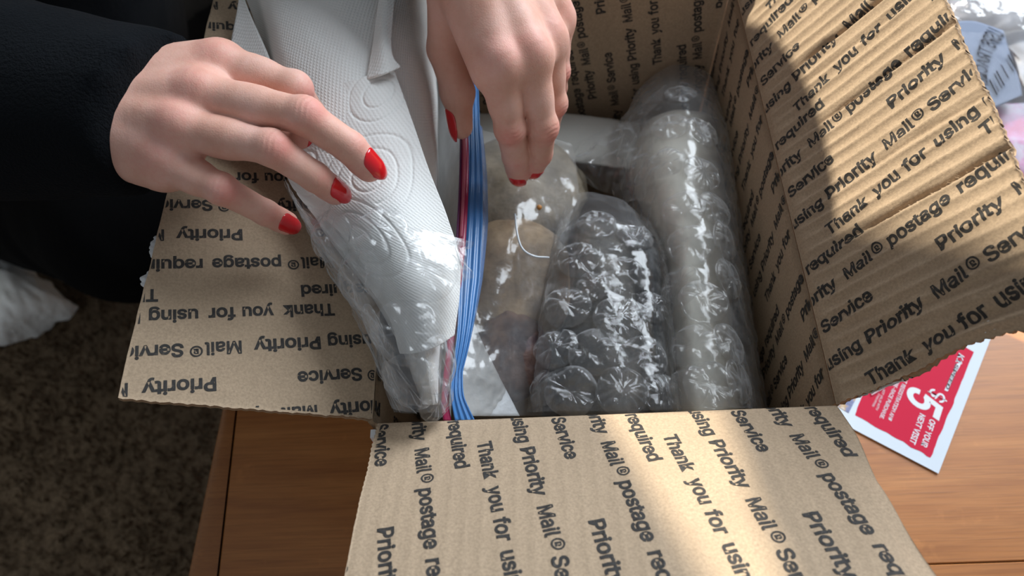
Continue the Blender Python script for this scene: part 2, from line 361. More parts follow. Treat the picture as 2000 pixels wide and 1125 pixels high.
def flat(u, v): return .5 * fbm(u * 20, v * 20, 51) / 1000
def make_surf(origin, eu, ang_out, rel):
    """unfolded panel: v<0 runs down the wall, v>0 out along the flap"""
    o = np.array(origin, float); eu = np.array(eu, float); out, ang = ang_out; out = np.array(out, float)
    ev = out * cosd(ang) + V3(0, 0, 1) * sind(ang); nf = -out * sind(ang) + V3(0, 0, 1) * cosd(ang)
    def S(u, v):
        u = np.asarray(u, float); v = np.asarray(v, float); u, v = np.broadcast_arrays(u, v)
        R = .003; p = np.empty(u.shape + (3,))
        vf = np.maximum(v, 0)[..., None]; vw = np.minimum(v, 0)[..., None]
        p = o + eu * u[..., None] + ev * vf + V3(0, 0, 1) * vw + nf * (np.where(v > 0, rel(u, np.maximum(v, 0)), 0))[..., None] \
            - out * np.where(v <= 0, flat(u, v) * np.clip(-v / .02, 0, 1), 0)[..., None]
        # soft fold
        k = np.clip(1 - np.abs(v) / .007, 0, 1)[..., None]
        return p + (out - V3(0, 0, .4)) * (k ** 2 * .0012)
    def N(u, v):
        e = 4e-4; n = np.cross(S(u + e, v) - S(u - e, v), S(u, v + e) - S(u, v - e)); n = n / (np.linalg.norm(n, axis=-1, keepdims=True) + 1e-12)
        ref = np.where((np.asarray(v) > 0)[..., None], nf, -out); s = np.sign((n * ref).sum(-1, keepdims=True)); return n * s
    return S, N
SR = make_surf((W2, 0, BH), (0, 1, 0), ((1, 0, 0), 57), relief_right)
SL = make_surf((-W2, 0, BH), (0, 1, 0), ((-1, 0, 0), 20), relief_left)
SF = make_surf((0, 0, BH), (1, 0, 0), ((0, -1, 0), 33), relief_front)
SB = make_surf((0, BD, BH), (1, 0, 0), ((0, 1, 0), 62), relief_left)
def panel(name, SN, u0f, u1f, v0, v1f, nu, nv, parent, t=.0032):
    S, N = SN; a = np.linspace(0, 1, nu)[:, None]; b = np.linspace(0, 1, nv)[None, :]
    um = np.zeros((nu, nv)); vm = np.zeros((nu, nv))
    ulo = u0f(b); uhi = u1f(b); um = ulo + (uhi - ulo) * a; vm = v0 + (v1f(um) - v0) * b
    G = S(um, vm); n = N(um, vm); Bk = G - n * t
    M = nu * nv; v = np.concatenate([G.reshape(-1, 3), Bk.reshape(-1, 3)]); f = grid_faces(nu, nv)
    c = np.cross(G[1, 0] - G[0, 0], G[0, 1] - G[0, 0]) @ n[0, 0]
    if c < 0: f = f[:, ::-1]
    bd = np.concatenate([np.arange(nv), np.arange(1, nu) * nv + nv - 1, (nu - 1) * nv + np.arange(nv - 1)[::-1], np.arange(1, nu - 1)[::-1] * nv])
    side = np.stack([bd, np.roll(bd, -1), np.roll(bd, -1) + M, bd + M], -1)
    if c > 0: side = side[:, ::-1]
    F = np.concatenate([f, f[:, ::-1] + M, side]); mi = np.concatenate([np.zeros(len(f)), np.ones(len(f)), np.full(len(side), 2)])
    return obj(name, v, F, [KRAFT, WHITE_OUT, KRAFT_EDGE], parent, midx=mi)
teeth = lambda x, a=.0006, p=.0031: a * (2 * np.abs(((x / p) % 1) - .5) - .5)
c_ = lambda k: (lambda b: k + 0 * b)
# walls and floor of the box
wall_r = panel('wall_panel', SR, c_(.0), c_(BD), -BH + .003, lambda u: -.0002 + 0 * u, 60, 16, box)
wall_l = panel('wall_panel', SL, c_(.0), c_(BD), -BH + .003, lambda u: -.0002 + 0 * u, 60, 16, box)
wall_b = panel('wall_panel', SB, c_(-W2), c_(W2), -BH + .003, lambda u: -.0002 + 0 * u, 50, 16, box)
wall_f = panel('wall_panel', SF, c_(-W2), c_(W2), -BH + .003, lambda u: -.0002 + 0 * u, 50, 16, box)
v, f = boxvf((-W2 - .003, -.003, .0004), (W2 + .003, BD + .003, .0034)); obj('bottom_panel', v, f, [KRAFT], box, smooth=False)
# flaps
flap_r = panel('flap', SR, lambda b: -.001 + .0010 * fbm(b * 30, b * 0, 61) + .0042 * np.exp(-((b - .62) / .22) ** 2) + teeth(b * .108, .0009, .004), lambda b: BD - .001 + 0 * b, .0003,
               lambda u: .1085 + teeth(u) + .0015 * fbm(u * 60, u * 0, 62), 400, 90, box)
flap_l = panel('flap', SL, lambda b: .0008 + teeth(b * .11, .0007, .005) * 1.0 + .001 * fbm(b * 14, b * 0, 63), lambda b: BD - .001 + 0 * b, .0003,
               lambda u: .1125 + .0012 * fbm(u * 90, u * 0, 64), 160, 60, box)
flap_f = panel('flap', SF, lambda b: -W2 + .0014 + .0018 * b + teeth(b * .108) * 1.0 + .001 * fbm(b * 12, b * 0, 65), lambda b: W2 + .001 + .002 * b + .0016 * np.sin(b * 9) * b, .0003,
               lambda u: .108 + teeth(u), 240, 70, box)
flap_b = panel('flap', SB, c_(-W2 + .004), c_(W2 - .004), .0003, lambda u: .1085 + teeth(u), 60, 30, box)

# printed lines -----------------------------------------------------------
import os
FONT = None
try:                                                            # the clean sans that ships inside Blender; falls back to the built-in face
    FONT = bpy.data.fonts.load(os.path.join(bpy.utils.system_resource('DATAFILES'), 'fonts', 'Inter.woff2'))
except Exception: FONT = None
_tc = {}
def text_mesh(s, offset=.026, shear=0.0):
    key = (s, offset, shear)
    if key in _tc: return _tc[key].copy()
    cu = bpy.data.curves.new('t', 'FONT'); cu.body = s; cu.size = 1
    if FONT: cu.font = FONT
    cu.offset = offset; cu.fill_mode = 'FRONT'; cu.resolution_u = 3; cu.shear = shear
    ob = bpy.data.objects.new('t', cu); COL.objects.link(ob); dg = bpy.context.evaluated_depsgraph_get(); dg.update()
    me = bpy.data.meshes.new_from_object(ob.evaluated_get(dg)); COL.objects.unlink(ob); bpy.data.objects.remove(ob); bpy.data.curves.remove(cu)
    co = np.array([q.co[:] for q in me.vertices]).reshape(-1, 3); fs = [tuple(p.vertices) for p in me.polygons]; bpy.data.meshes.remove(me)
    co[:, 0] -= co[:, 0].min()
    _tc[key] = _T(co, fs); return _tc[key].copy()
class _T:
    def __init__(s, co, fs): s.co = co; s.fs = fs
    def copy(s): return _T(s.co.copy(), s.fs)
_cap = text_mesh('T').co[:, 1].max()
WORDS = [('Thank', 0, 25), ('you', 28.8, 14.5), ('for', 46.2, 12.2), ('using', 62.6, 21.3), ('Priority', 87.1, 31), ('Mail', 123, 16.2), ('®', 139.8, 5.6), ('Service', 147.8, 30.8),
         ('Priority', 213.3, 31), ('Mail', 249.2, 16.2), ('®', 266.0, 5.6), ('postage', 274.6, 33), ('required', 311, 34.8)]
ROWU = [-2.3, 15.6, 33.5, 50.8, 67.2]
def printing(SN, u_off, v_off, udir, per, vscale, ulim, vlim, parent, step, slope=.176, cap=6.5):
    S, N = SN; VV = []; FF = []; base = 0
    sl = 1 / math.hypot(1, slope)
    for k in range(-4, 8):
        for r in range(5):
            u0 = ROWU[r] + 80.7 * k; T0 = 20.0 - 82.0 * r + v_off
            for rep in (-1, 0, 1, 2):
                for wd, off, wid in WORDS:
                    vs = T0 + rep * 409.7 + off
                    if vs > vlim[1] * 1000 + 1 or vs + wid < vlim[0] * 1000 - 1: continue
                    us = u_off + udir * (u0 + slope * vs) * per / 80.7
                    if us < ulim[0] * 1000 - 16 or us > ulim[1] * 1000 + 16: continue
                    tm = text_mesh(wd, .004 if wd == '®' else .021 if wd == 'Mail' else .026); co = tm.co
                    sc = cap / _cap
                    if wd == '®':
                        x = co[:, 0] / co[:, 0].max() * wid; y = (co[:, 1] - co[:, 1].min()) / (co[:, 1].max() - co[:, 1].min()) * wid + cap - wid + .4
                    else:
                        x = co[:, 0] / co[:, 0].max() * wid; y = co[:, 1] * sc
                    dv, du = sl, slope * sl * udir; upu, upv = sl * udir, -slope * sl
                    uu = (us + x * du + y * upu) / 1000; vv = (vs * vscale + x * dv + y * upv) / 1000
                    bm = bmesh.new(); bv = [bm.verts.new((a, b, 0)) for a, b in zip(uu, vv)]
                    for fc in tm.fs:
                        try: bm.faces.new([bv[q] for q in fc])
                        except ValueError: pass
                    for (pt, nn) in (((ulim[0], 0, 0), (1, 0, 0)), ((ulim[1], 0, 0), (-1, 0, 0)), ((0, vlim[0], 0), (0, 1, 0)), ((0, vlim[1], 0), (0, -1, 0))):
                        bmesh.ops.bisect_plane(bm, geom=bm.verts[:] + bm.edges[:] + bm.faces[:], plane_co=pt, plane_no=nn, clear_inner=True)
                    if not bm.faces: bm.free(); continue
                    us_ = [q.co.x for q in bm.verts]; vs_ = [q.co.y for q in bm.verts]
                    for q in np.arange(math.ceil(min(us_) / step) * step, max(us_), step):
                        bmesh.ops.bisect_plane(bm, geom=bm.verts[:] + bm.edges[:] + bm.faces[:], plane_co=(q, 0, 0), plane_no=(1, 0, 0))
                    for q in np.arange(math.ceil(min(vs_) / .003) * .003, max(vs_), .003):
                        bmesh.ops.bisect_plane(bm, geom=bm.verts[:] + bm.edges[:] + bm.faces[:], plane_co=(0, q, 0), plane_no=(0, 1, 0))
                    bm.verts.index_update(); c = np.array([q.co[:] for q in bm.verts])
                    VV.append(c); FF += [tuple(base + q.index for q in fc.verts) for fc in bm.faces]; base += len(c); bm.free()
    if not VV: return None
    c = np.concatenate(VV); p = S(c[:, 0], c[:, 1]); n_ = N(c[:, 0], c[:, 1]); p = p + n_ * .00016
    return obj('printed_text', p, FF, INK, parent, smooth=True)
printing(SR, 0, 0, 1, 80.7, 1, (.0005, BD - .003), (.0012, .1070), flap_r, .0009)
printing(SR, 0, 0, 1, 80.7, 1, (.0005, BD - .003), (-.135, -.0010), wall_r, .004)
printing(SL, 61.5, 4.5, -1, 81.5, 1, (.002, BD - .003), (.0012, .1115), flap_l, .002)
printing(SL, 61.5, 4.5, -1, 81.5, 1, (.002, BD - .003), (-.135, -.0010), wall_l, .004)
printing(SF, -59.5, -.9, 1, 83.5, 1.01, (-W2 + .0032, W2 - .001), (.0005, .1070), flap_f, .0017)
printing(SB, 74.5, -6, -1, 80.7, 1, (-W2 + .003, W2 - .003), (-.135, -.0010), wall_b, .004)
# torn white liner at the left flap edge and the outside liner at the front left corner
for (u0, u1, dv, s) in ((.0745, .088, .0045, 3), (.058, .068, .004, 9), (.037, .041, .0015, 12)):
    uu = np.linspace(u0, u1, 16); S, N = SL
    e = .1128 + dv * (.35 + 1.0 * np.abs(fbm(uu * 300, uu * 0, s)) * 2) * np.sin(np.pi * np.linspace(.02, .98, 16)) ** .4
    G = np.stack([S(uu, np.full(16, .1105)) - V3(0, 0, .0034), S(uu, e) - V3(0, 0, .0030)], 1); sheet_obj('torn_liner', G, WHITE_OUT, flap_l, thick=.0006)
o = obj('corner_liner', *boxvf((-.1105, -.0075, .122), (-.102, -.0035, .1375)), WHITE_OUT, box, smooth=False)
o = obj('red_stripe', *boxvf((-.1107, -.0078, .1275), (-.1018, -.0074, .131)), plain('red_print', (.55, .02, .03), .5), wall_f, smooth=False)

# ------------------------------------------------------------------ paper towel bundle
def hull_closed(G, zlow): return G
towel = empty('paper_towel_bundle', tuple(P(700, 300, .16))); tag(towel, 'white quilted paper towel bundle under the left hand in the box', 'paper towel')
ctrl = [[(430, -110, .182), (450, -110, .186), (535, -110, .194), (670, -110, .200), (800, -110, .186), (842, -110, .150), (850, -110, .06)],
        [(499, 50, .173), (512, 50, .179), (552, 50, .196), (680, 50, .202), (800, 50, .186), (842, 60, .150), (850, 60, .06)],
        [(528, 240, .167), (545, 240, .176), (588, 240, .189), (690, 240, .194), (805, 240, .180), (850, 240, .145), (856, 240, .06)],
        [(618, 430, .157), (636, 430, .168), (672, 430, .178), (745, 430, .180), (815, 430, .168), (853, 430, .135), (858, 430, .05)],
        [(752, 620, .138), (764, 620, .152), (785, 620, .163), (815, 620, .166), (842, 620, .156), (862, 620, .130), (866, 620, .05)],
        [(826, 790, .118), (832, 790, .130), (838, 790, .142), (846, 790, .146), (852, 790, .142), (858, 790, .125), (860, 790, .05)]]
G = surf(ctrl, 120, 110); n = grid_normals(G); a, b = grid_lengths(G)
G = G + n * (1.6 * fbm(a * 40, b * 40, 71) + .8 * crease(a * 25, b * 25, 72))[..., None] / 1000
sheet_obj('towel_body', G, TOWEL, towel, thick=.003)
# strip of the sheet beneath, showing flat and bluish at the left
G = surf([[(466, -60, .190), (467, -60, .191), (468, -60, .192)], [(466, 0, .188), (472, 0, .189), (477, 0, .190)], [(450, 88, .183), (480, 95, .184), (522, 104, .186)], [(448, 150, .178), (490, 160, .180), (545, 170, .184)]], 24, 16)
G = G + grid_normals(G) * (.8 * fbm(G[..., 0] * 60, G[..., 1] * 60, 75))[..., None] / 1000
sheet_obj('under_sheet', G, TOWEL, towel, thick=.0008)
# loose top sheet with embossed arcs: a diamond corner on top of the bundle
ctrl = [[(560, 205, .188), (640, 172, .195), (700, 155, .198), (768, 136, .194)],
        [(560, 290, .182), (650, 260, .191), (730, 230, .194), (806, 240, .190)],
        [(565, 350, .176), (660, 350, .186), (750, 340, .190), (838, 335, .184)],
        [(625, 432, .170), (700, 450, .181), (785, 450, .184), (874, 430, .174)],
        [(752, 600, .158), (785, 600, .169), (830, 590, .172), (897, 520, .162)],
        [(785, 690, .152), (810, 690, .162), (845, 680, .164), (884, 655, .152)]]
G = surf(ctrl, 260, 170); n = grid_normals(G); a, b = grid_lengths(G)
emb = 0 * a
for cx, cy, r0 in ((.012, .040, .030), (.047, .058, .027), (.026, .088, .026), (.052, .012, .022), (.004, .084, .018)):
    dd = np.hypot(b - cx, a - cy); ln = np.exp(-(((dd + .0035) % .0076 - .0038) / .00062) ** 2) * (dd < r0) * (dd > .004)
    emb = np.where(dd < r0, ln, emb)
G = G + n * (1.0 * fbm(a * 30, b * 30, 77) + .4 * crease(a * 30, b * 30, 78) + 1.0 - .62 * emb)[..., None] / 1000
sheet_obj('top_sheet', G, TOWEL_ARC, towel, thick=.0007)
# folded-over corner
G = surf([[(744, -20, .203), (757, -20, .204), (772, -20, .203)], [(733, 70, .201), (748, 80, .204), (763, 95, .202)], [(718, 158, .197), (748, 148, .200), (781, 134, .198)]], 40, 26)
G = G + grid_normals(G) * (.9 * fbm(G[..., 0] * 70, G[..., 1] * 70, 79) + 1.2)[..., None] / 1000
sheet_obj('folded_corner', G, TOWEL, towel, thick=.0009)

# ------------------------------------------------------------------ bubble wrap
_bub = []
def bubble_mesh(k, mat, hr):
    """a half-deflated bubble: flat-topped pillow with sharp pleats, radial tucks and a sealed rim"""
    r = np.random.default_rng(100 + k); nr, na = 22, 72; ph = r.random(6) * 6.28; nw = int(r.integers(11, 17))
    q = (np.arange(1, nr + 1) / nr)[:, None]; t = (2 * math.pi * np.arange(na) / na)[None, :]; q, t = np.broadcast_arrays(q, t)
    x = q * np.cos(t); y = q * np.sin(t)
    dome = (1 - np.clip(q / .95, 0, 1) ** 5) ** .55
    h = hr * dome * (.80 + .25 * fbm(x * 1.2 + k, y * 1.2, k))
    h = h - hr * .62 * (1 - np.abs(np.sin(nw * t / 2 + ph[0] + 1.0 * np.sin(2 * t + ph[1]))) ** .5) * q ** 1.4 * dome * (.4 + .9 * vnoise(np.cos(t) * 2 + k, np.sin(t) * 2, k))
    h = h + hr * (1.7 * crease(x * 1.7 + 7 * k, y * 1.7, 200 + k, 7) + .30 * crease(x * 4 + 3 * k, y * 4, 230 + k, 7)) * np.clip(dome * 1.6, 0, 1)
    h = h + .11 * np.exp(-((q - .965) / .025) ** 2)
    rr = 1 + .025 * np.sin(3 * t + ph[1]) + .02 * np.sin(5 * t + ph[2])
    V = np.concatenate([[[0, 0, float(h[0].mean())]], np.stack([x * rr, y * rr, h], -1).reshape(-1, 3)])
    F = [(0, 1 + j, 1 + (j + 1) % na) for j in range(na)]
    for i in range(1, nr):
        for j in range(na):
            a_ = 1 + (i - 1) * na + j; b_ = 1 + (i - 1) * na + (j + 1) % na; F.append((a_, a_ + na, b_ + na, b_))
    return mesh_data('bubble', V, F, [mat])
def bubbles(parent, G, spots, rad, mat, hr=.42, lift=.0004, meshes={}):
    """spots: (i,j) grid fractions; every bubble an object of its own sitting on the film"""
    key = (mat.name, hr)
    if key not in meshes: meshes[key] = [bubble_mesh(k, mat, hr) for k in range(6)]
    n = grid_normals(G); nu, nv = G.shape[:2]
    for q, (fi, fj, s) in enumerate(spots):
        i = min(nu - 1, max(0, int(fi * (nu - 1)))); j = min(nv - 1, max(0, int(fj * (nv - 1))))
        i0, i1, j0, j1 = max(0, i - 4), min(nu, i + 5), max(0, j - 4), min(nv, j + 5)
        nn = nrm(n[i0:i1, j0:j1].reshape(-1, 3).mean(0)); p = G[i0:i1, j0:j1].reshape(-1, 3).mean(0) + nn * lift
        t = nrm(np.cross(nn, V3(.3, .9, .1))); bb = np.cross(nn, t); R = rad * s
        o = bpy.data.objects.new('bubble', meshes[key][q % 6]); COL.objects.link(o); o.parent = parent
        M = Matrix([[t[0] * R, bb[0] * R, nn[0] * R, p[0]], [t[1] * R, bb[1] * R, nn[1] * R, p[1]], [t[2] * R, bb[2] * R, nn[2] * R, p[2]], [0, 0, 0, 1]])
        L = Vector(parent_origin(parent)); M.translation = M.translation - L; o.matrix_local = M @ Matrix.Rotation(q * 2.4, 4, 'Z')
def px_spots(G, pts):
    """grid fractions of the grid nodes nearest to where the photograph shows each bubble"""
    q = (G - CAMP) @ RW; sx = 1000 + FPX * q[..., 0] / q[..., 2]; sy = 562.5 + FPX * q[..., 1] / q[..., 2]; out = []
    for x, y, s in pts:
        k = np.argmin((sx - x) ** 2 + (sy - y) ** 2); i, j = divmod(k, G.shape[1]); out.append((i / (G.shape[0] - 1), j / (G.shape[1] - 1), s))
    return out
def film_sheet(name, ctrl, nu, nv, mat, parent, seed, amp=1.6, fine=.6, sc=45, grow=0.0, edge=1.0):
    G = surf(ctrl, nu, nv); n = grid_normals(G); a, b = grid_lengths(G)
    d = 2.6 * amp * crease(a * sc, b * sc, seed, 9) + 3.0 * fine * crease(a * sc * 2.2, b * sc * 2.2, seed + 50, 9) + .9 * fine * crease(a * sc * 5, b * sc * 5, seed + 80, 7) + .6 * amp * fbm(a * 60, b * 60, seed + 7)
    G = G + n * (d / 1000 + grow)[..., None]
    t = G - np.roll(G, 1, 0); w = edge * .0025 * fbm(a * 160, b * 160, seed + 90)
    G = G + RW[:, 0] * w[..., None]
    return G, sheet_obj(name, G, mat, parent)

wrapL = empty('bubble_wrap_sheet', tuple(P(800, 600, .165))); tag(wrapL, 'clear large-bubble wrap sheet draped over the white towel at the left of the box', 'bubble wrap')
ctrl = [[(556, 345, .178), (585, 392, .183), (640, 412, .187), (720, 424, .191), (815, 446, .188), (903, 468, .176)],
        [(596, 440, .168), (630, 470, .180), (690, 490, .187), (760, 500, .190), (840, 512, .186), (918, 545, .172)],
        [(655, 545, .160), (690, 565, .172), (730, 580, .180), (785, 595, .183), (850, 615, .178), (894, 640, .164)],
        [(722, 668, .153), (742, 680, .164), (770, 695, .171), (805, 705, .173), (850, 715, .166), (886, 735, .150)],
        [(764, 798, .143), (780, 802, .150), (800, 805, .156), (822, 806, .157), (848, 806, .152), (868, 806, .142)]]
G, _o = film_sheet('film', ctrl, 150, 120, WRAP, wrapL, 3, 1.5, .45, 48)
bubbles(wrapL, G, px_spots(G, [(828, 530, 1), (792, 648, 1), (705, 545, .95), (850, 712, .9), (742, 455, .9), (650, 462, .85), (735, 640, .75), (800, 745, .9), (850, 780, .7), (765, 740, .6)]), .0152, WRAP, .26)
# torn, upstanding film corner at the right
G2, _o = film_sheet('film_corner', [[(880, 462, .178), (905, 468, .186), (925, 472, .190)], [(884, 500, .176), (905, 505, .184), (914, 498, .188)], [(890, 560, .166), (908, 548, .174), (922, 545, .178)]], 36, 28, WRAP, wrapL, 6, 2.6, .9, 90)
# under-layer of film falling over the left flap edge into the box
G2, _o = film_sheet('film_back', [[(556, 352, .172), (600, 420, .174), (660, 440, .176)], [(610, 460, .163), (650, 520, .168), (700, 545, .172)], [(668, 575, .156), (700, 610, .162), (745, 640, .166)], [(726, 690, .149), (748, 720, .155), (785, 730, .158)], [(768, 806, .140), (785, 808, .144), (815, 808, .146)]], 90, 50, WRAP, wrapL, 16, 2.6, 1.1, 60)

# ------------------------------------------------------------------ zip bag and what is in it
bag = empty('zip_bag', tuple(P(960, 560, .10))); tag(bag, 'open clear zip storage bag with blue and red zipper strips in the box', 'plastic bag')
film_sheet('bag_side', [[(850, 120, .085), (880, 120, .110), (912, 130, .124)], [(850, 280, .085), (875, 285, .106), (905, 290, .126)], [(850, 420, .085), (872, 425, .106), (900, 430, .130)], [(850, 560, .085), (868, 565, .106), (896, 570, .132)], [(850, 700, .085), (862, 700, .106), (884, 705, .134)], [(846, 815, .085), (858, 815, .106), (880, 815, .132)]], 90, 24, FROST, bag, 21, .7, .2, 40, edge=.2)
def ribbon(name, pts, width_px, zoff, mat, n=70, ridges=0, dz=0.0):
    c = catmull(np.array([V3(*P(x, y, z)) for x, y, z in pts]), n); wpx = np.interp(np.linspace(0, 1, n), np.linspace(0, 1, len(width_px)), width_px)
    rows = []
    m = 13 if ridges else 4
    for k in range(m):
        s = k / (m - 1); d = np.stack([wpx * s, 0 * wpx, 0 * wpx + zoff * s + dz + (.0007 * math.cos(s * ridges * 2 * math.pi) if ridges else 0)], 1) 
        q = c.copy(); q[:, 0] += d[:, 0] * .4 / 1500; q[:, 2] += d[:, 2]; rows.append(q)
    G = np.stack(rows, 1); return sheet_obj(name, G, mat, bag, thick=.0006)
ribbon('zipper_strip', [(914, 150, .132), (913, 240, .134), (911, 330, .137), (905, 430, .140), (898, 540, .141), (895, 640, .142), (886, 720, .142), (882, 770, .142), (890, 822, .1395)], [22, 26, 33, 38, 38, 24, 14, 20, 34], -.004, ZIP_BLUE, ridges=3)
ribbon('zipper_lip', [(934, 240, .128), (936, 330, .130), (932, 430, .131), (922, 540, .131), (908, 640, .130), (892, 720, .130)], [8, 16, 22, 20, 14, 8], -.004, m_zip('pale_blue_lip', (.16, .30, .60), .45))
ribbon('red_zipper_strip', [(899, 232, .136), (900, 290, .138), (898, 370, .140), (893, 470, .142), (885, 560, .142), (872, 680, .1415), (862, 780, .141), (866, 822, .1395)], [15, 17, 18, 17, 15, 14, 14, 14], -.001, ZIP_RED)
ribbon('red_zipper_core', [(901, 245, .1375), (904, 290, .1392), (903, 370, .1412), (898, 465, .143)], [6, 6, 6, 5], .0002, plain('pink_plastic', (.42, .09, .13), .4), dz=.0009)
ribbon('red_zipper_rim', [(897, 240, .1375), (898, 290, .1385), (896, 370, .1405), (891, 468, .1425)], [4, 4, 4, 4], .0, plain('purple_plastic', (.10, .012, .07), .4), dz=.0006)
film_sheet('bag_front', [[(935, 250, .105), (985, 262, .100), (1040, 262, .090), (1120, 280, .080)], [(935, 400, .112), (1000, 400, .116), (1060, 400, .104), (1130, 400, .085)], [(915, 560, .118), (980, 560, .115), (1050, 560, .098), (1120, 560, .080)], [(898, 690, .122), (960, 690, .112), (1030, 690, .095), (1100, 690, .075)], [(900, 812, .126), (950, 812, .112), (1010, 812, .095), (1090, 812, .075)]], 110, 80, BAGFILM, bag, 25, 2.2, .7, 36)
# glint on the folded film corner, painted as a pale tube
v, f = tube(catmull(np.array([P(1006, 418, .121), P(1010, 455, .121), P(1020, 485, .120), P(1042, 500, .117), P(1072, 503, .112)]), 24), .0006, 8)
obj('film_glint', v, f, plain('pale_glint_line', (.55, .58, .62), .12, Specular_IOR_Level=.9), bag)
# white paper panel of the bag
G = surf([[(893, 655, .118), (910, 640, .117), (926, 632, .114)], [(888, 730, .118), (925, 725, .113), (968, 720, .106)], [(900, 812, .120), (955, 812, .111), (1015, 812, .100)]], 30, 24)
sheet_obj('paper_panel', G + grid_normals(G) * (fbm(G[..., 0] * 60, G[..., 1] * 60, 81) * .002)[..., None], m_film('frosted_white_panel', .85, rough=.4, refl=.5, wcol=(.60, .62, .64)), bag, thick=.0004)
def lump(name, c, r, mat, label, cat, seed, rough=.10, n=40):
    c = np.asarray(c, float); a = np.linspace(0, math.pi, n)[:, None]; b = np.linspace(0, 2 * math.pi, 2 * n, endpoint=False)[None, :]
    d = np.stack([np.sin(a) * np.cos(b), np.sin(a) * np.sin(b), np.cos(a) + 0 * b], -1)
    k = 1 + rough * (fbm(d[..., 0] * 2.2 + seed, d[..., 1] * 2.2 + d[..., 2], seed) + .6 * fbm(d[..., 2] * 4 + seed, d[..., 0] * 4, seed + 2)) * 2
    G = c + d * k[..., None] * np.array(r)
    V = G.reshape(-1, 3); f = grid_faces(2 * n, n, True)
    Vt = np.swapaxes(G, 0, 1).reshape(-1, 3)
    return tag(obj(name, Vt, f[:, ::-1], mat), label, cat)
def m_lump(name, c0, c1, s=60):
    t = NT(name); a = t.noise(t.coord('Object'), s, 4, .65); t.pbr(t.ramp(a, [(.35, c0), (.65, c1)]), .6, t.bump(a, .5, .003)); return t.m
lump('wrapped_bundle', P(1005, 560, .072) , (.036, .048, .022), m_lump('tan_paper', (.20, .13, .07), (.40, .29, .18)), 'tan paper-like bundle inside the clear zip bag', 'bundle', 5)
lump('brown_lump', P(1000, 695, .084), (.021, .028, .013), m_lump('dark_brown', (.045, .022, .028), (.16, .085, .06), 60), 'dark brown lump showing through the front of the clear zip bag', 'bundle', 9)
lump('grey_bundle', P(1010, 370, .062), (.048, .044, .020), m_lump('grey_tan_paper', (.16, .13, .09), (.31, .26, .19)), 'grey-tan bundle in the clear zip bag under the fingers of the left hand', 'bundle', 12)
lump('orange_crumb', P(1053, 405, .1085), (.0017, .0017, .0014), plain('orange', (.42, .17, .03), .6), 'tiny orange crumb on the clear bag film', 'crumb', 14, n=10)

# ------------------------------------------------------------------ pale paper at the back
G = surf([[(930, 222, .045), (1010, 222, .046), (1100, 222, .046), (1250, 240, .045)], [(930, 262, .050), (1010, 265, .052), (1100, 268, .052), (1250, 285, .05)], [(930, 305, .054), (1010, 308, .056), (1100, 312, .056), (1250, 330, .055)]], 24, 50)
G = G + grid_normals(G) * (fbm(G[..., 0] * 30, G[..., 1] * 30, 84) * .004)[..., None]
tag(sheet_obj('paper_sheet', G, PAPER_GREY, None, thick=.0012), 'flat pale grey paper sheet lying against the back wall in the box', 'paper')

# ------------------------------------------------------------------ right-hand wrapped parcel
wrapR = empty('bubble_wrapped_roll', tuple(P(1380, 500, .10))); tag(wrapR, 'long pale parcel rolled in bubble wrap along the right wall of the box', 'bubble wrap')
ctrl = [[(1238, 218, .050), (1252, 180, .062), (1290, 150, .072), (1330, 139, .075), (1375, 150, .068), (1400, 190, .045)],
        [(1215, 262, .060), (1262, 240, .086), (1310, 222, .096), (1360, 225, .096), (1400, 240, .080), (1420, 262, .040)],
        [(1225, 380, .060), (1268, 360, .092), (1315, 350, .104), (1370, 350, .104), (1415, 355, .084), (1436, 370, .040)],
        [(1270, 500, .060), (1296, 500, .092), (1335, 490, .106), (1385, 490, .106), (1428, 495, .085), (1450, 500, .040)],
        [(1284, 640, .060), (1308, 640, .092), (1345, 635, .106), (1396, 635, .106), (1444, 640, .085), (1468, 650, .040)],
        [(1300, 800, .060), (1322, 800, .092), (1355, 800, .106), (1410, 800, .106), (1460, 800, .085), (1490, 800, .040)]]
G, _o = film_sheet('film', ctrl, 190, 110, WRAP_DIM, wrapR, 33, 1.5, .5, 40, .004)
bubbles(wrapR, G, px_spots(G, [(1375, 590, .9), (1330, 560, .8), (1420, 545, .8), (1360, 680, .9), (1420, 670, .8), (1385, 755, .9), (1440, 745, .8), (1345, 760, .8), (1350, 480, .9), (1410, 470, .8), (1310, 250, .8), (1370, 260, .8), (1300, 320, .8), (1370, 340, .85), (1395, 410, .8), (1335, 410, .85), (1330, 185, .7), (1250, 330, .7)]), .0152, WRAP_DIM, .26)
G, _o = film_sheet('film_flange', [[(1100, 296, .066), (1150, 268, .070), (1200, 242, .074), (1262, 218, .078)], [(1108, 335, .068), (1160, 318, .076), (1210, 302, .084), (1275, 290, .092)], [(1150, 365, .064), (1190, 380, .072), (1225, 392, .080), (1280, 395, .092)]], 70, 70, WRAP, wrapR, 37, 2.8, 1.6, 60)
# inner core
core = [[(1258, 238, .045), (1280, 226, .062), (1325, 214, .073), (1376, 220, .068), (1398, 235, .042)], [(1226, 335, .048), (1258, 328, .074), (1325, 318, .089), (1390, 322, .078), (1412, 335, .045)], [(1288, 480, .055), (1306, 480, .084), (1345, 478, .097), (1402, 482, .080), (1424, 490, .045)], [(1300, 640, .055), (1318, 640, .084), (1358, 638, .097), (1415, 642, .080), (1440, 650, .045)], [(1316, 810, .055), (1334, 810, .084), (1370, 810, .097), (1430, 810, .080), (1455, 812, .045)]]
G = surf(core, 60, 40); G = G + grid_normals(G) * (fbm(G[..., 0] * 40, G[..., 1] * 40, 86) * .004)[..., None]
sheet_obj('paper_core', G, plain('white_core_paper', (.78, .75, .66), .85), wrapR, thick=.002)

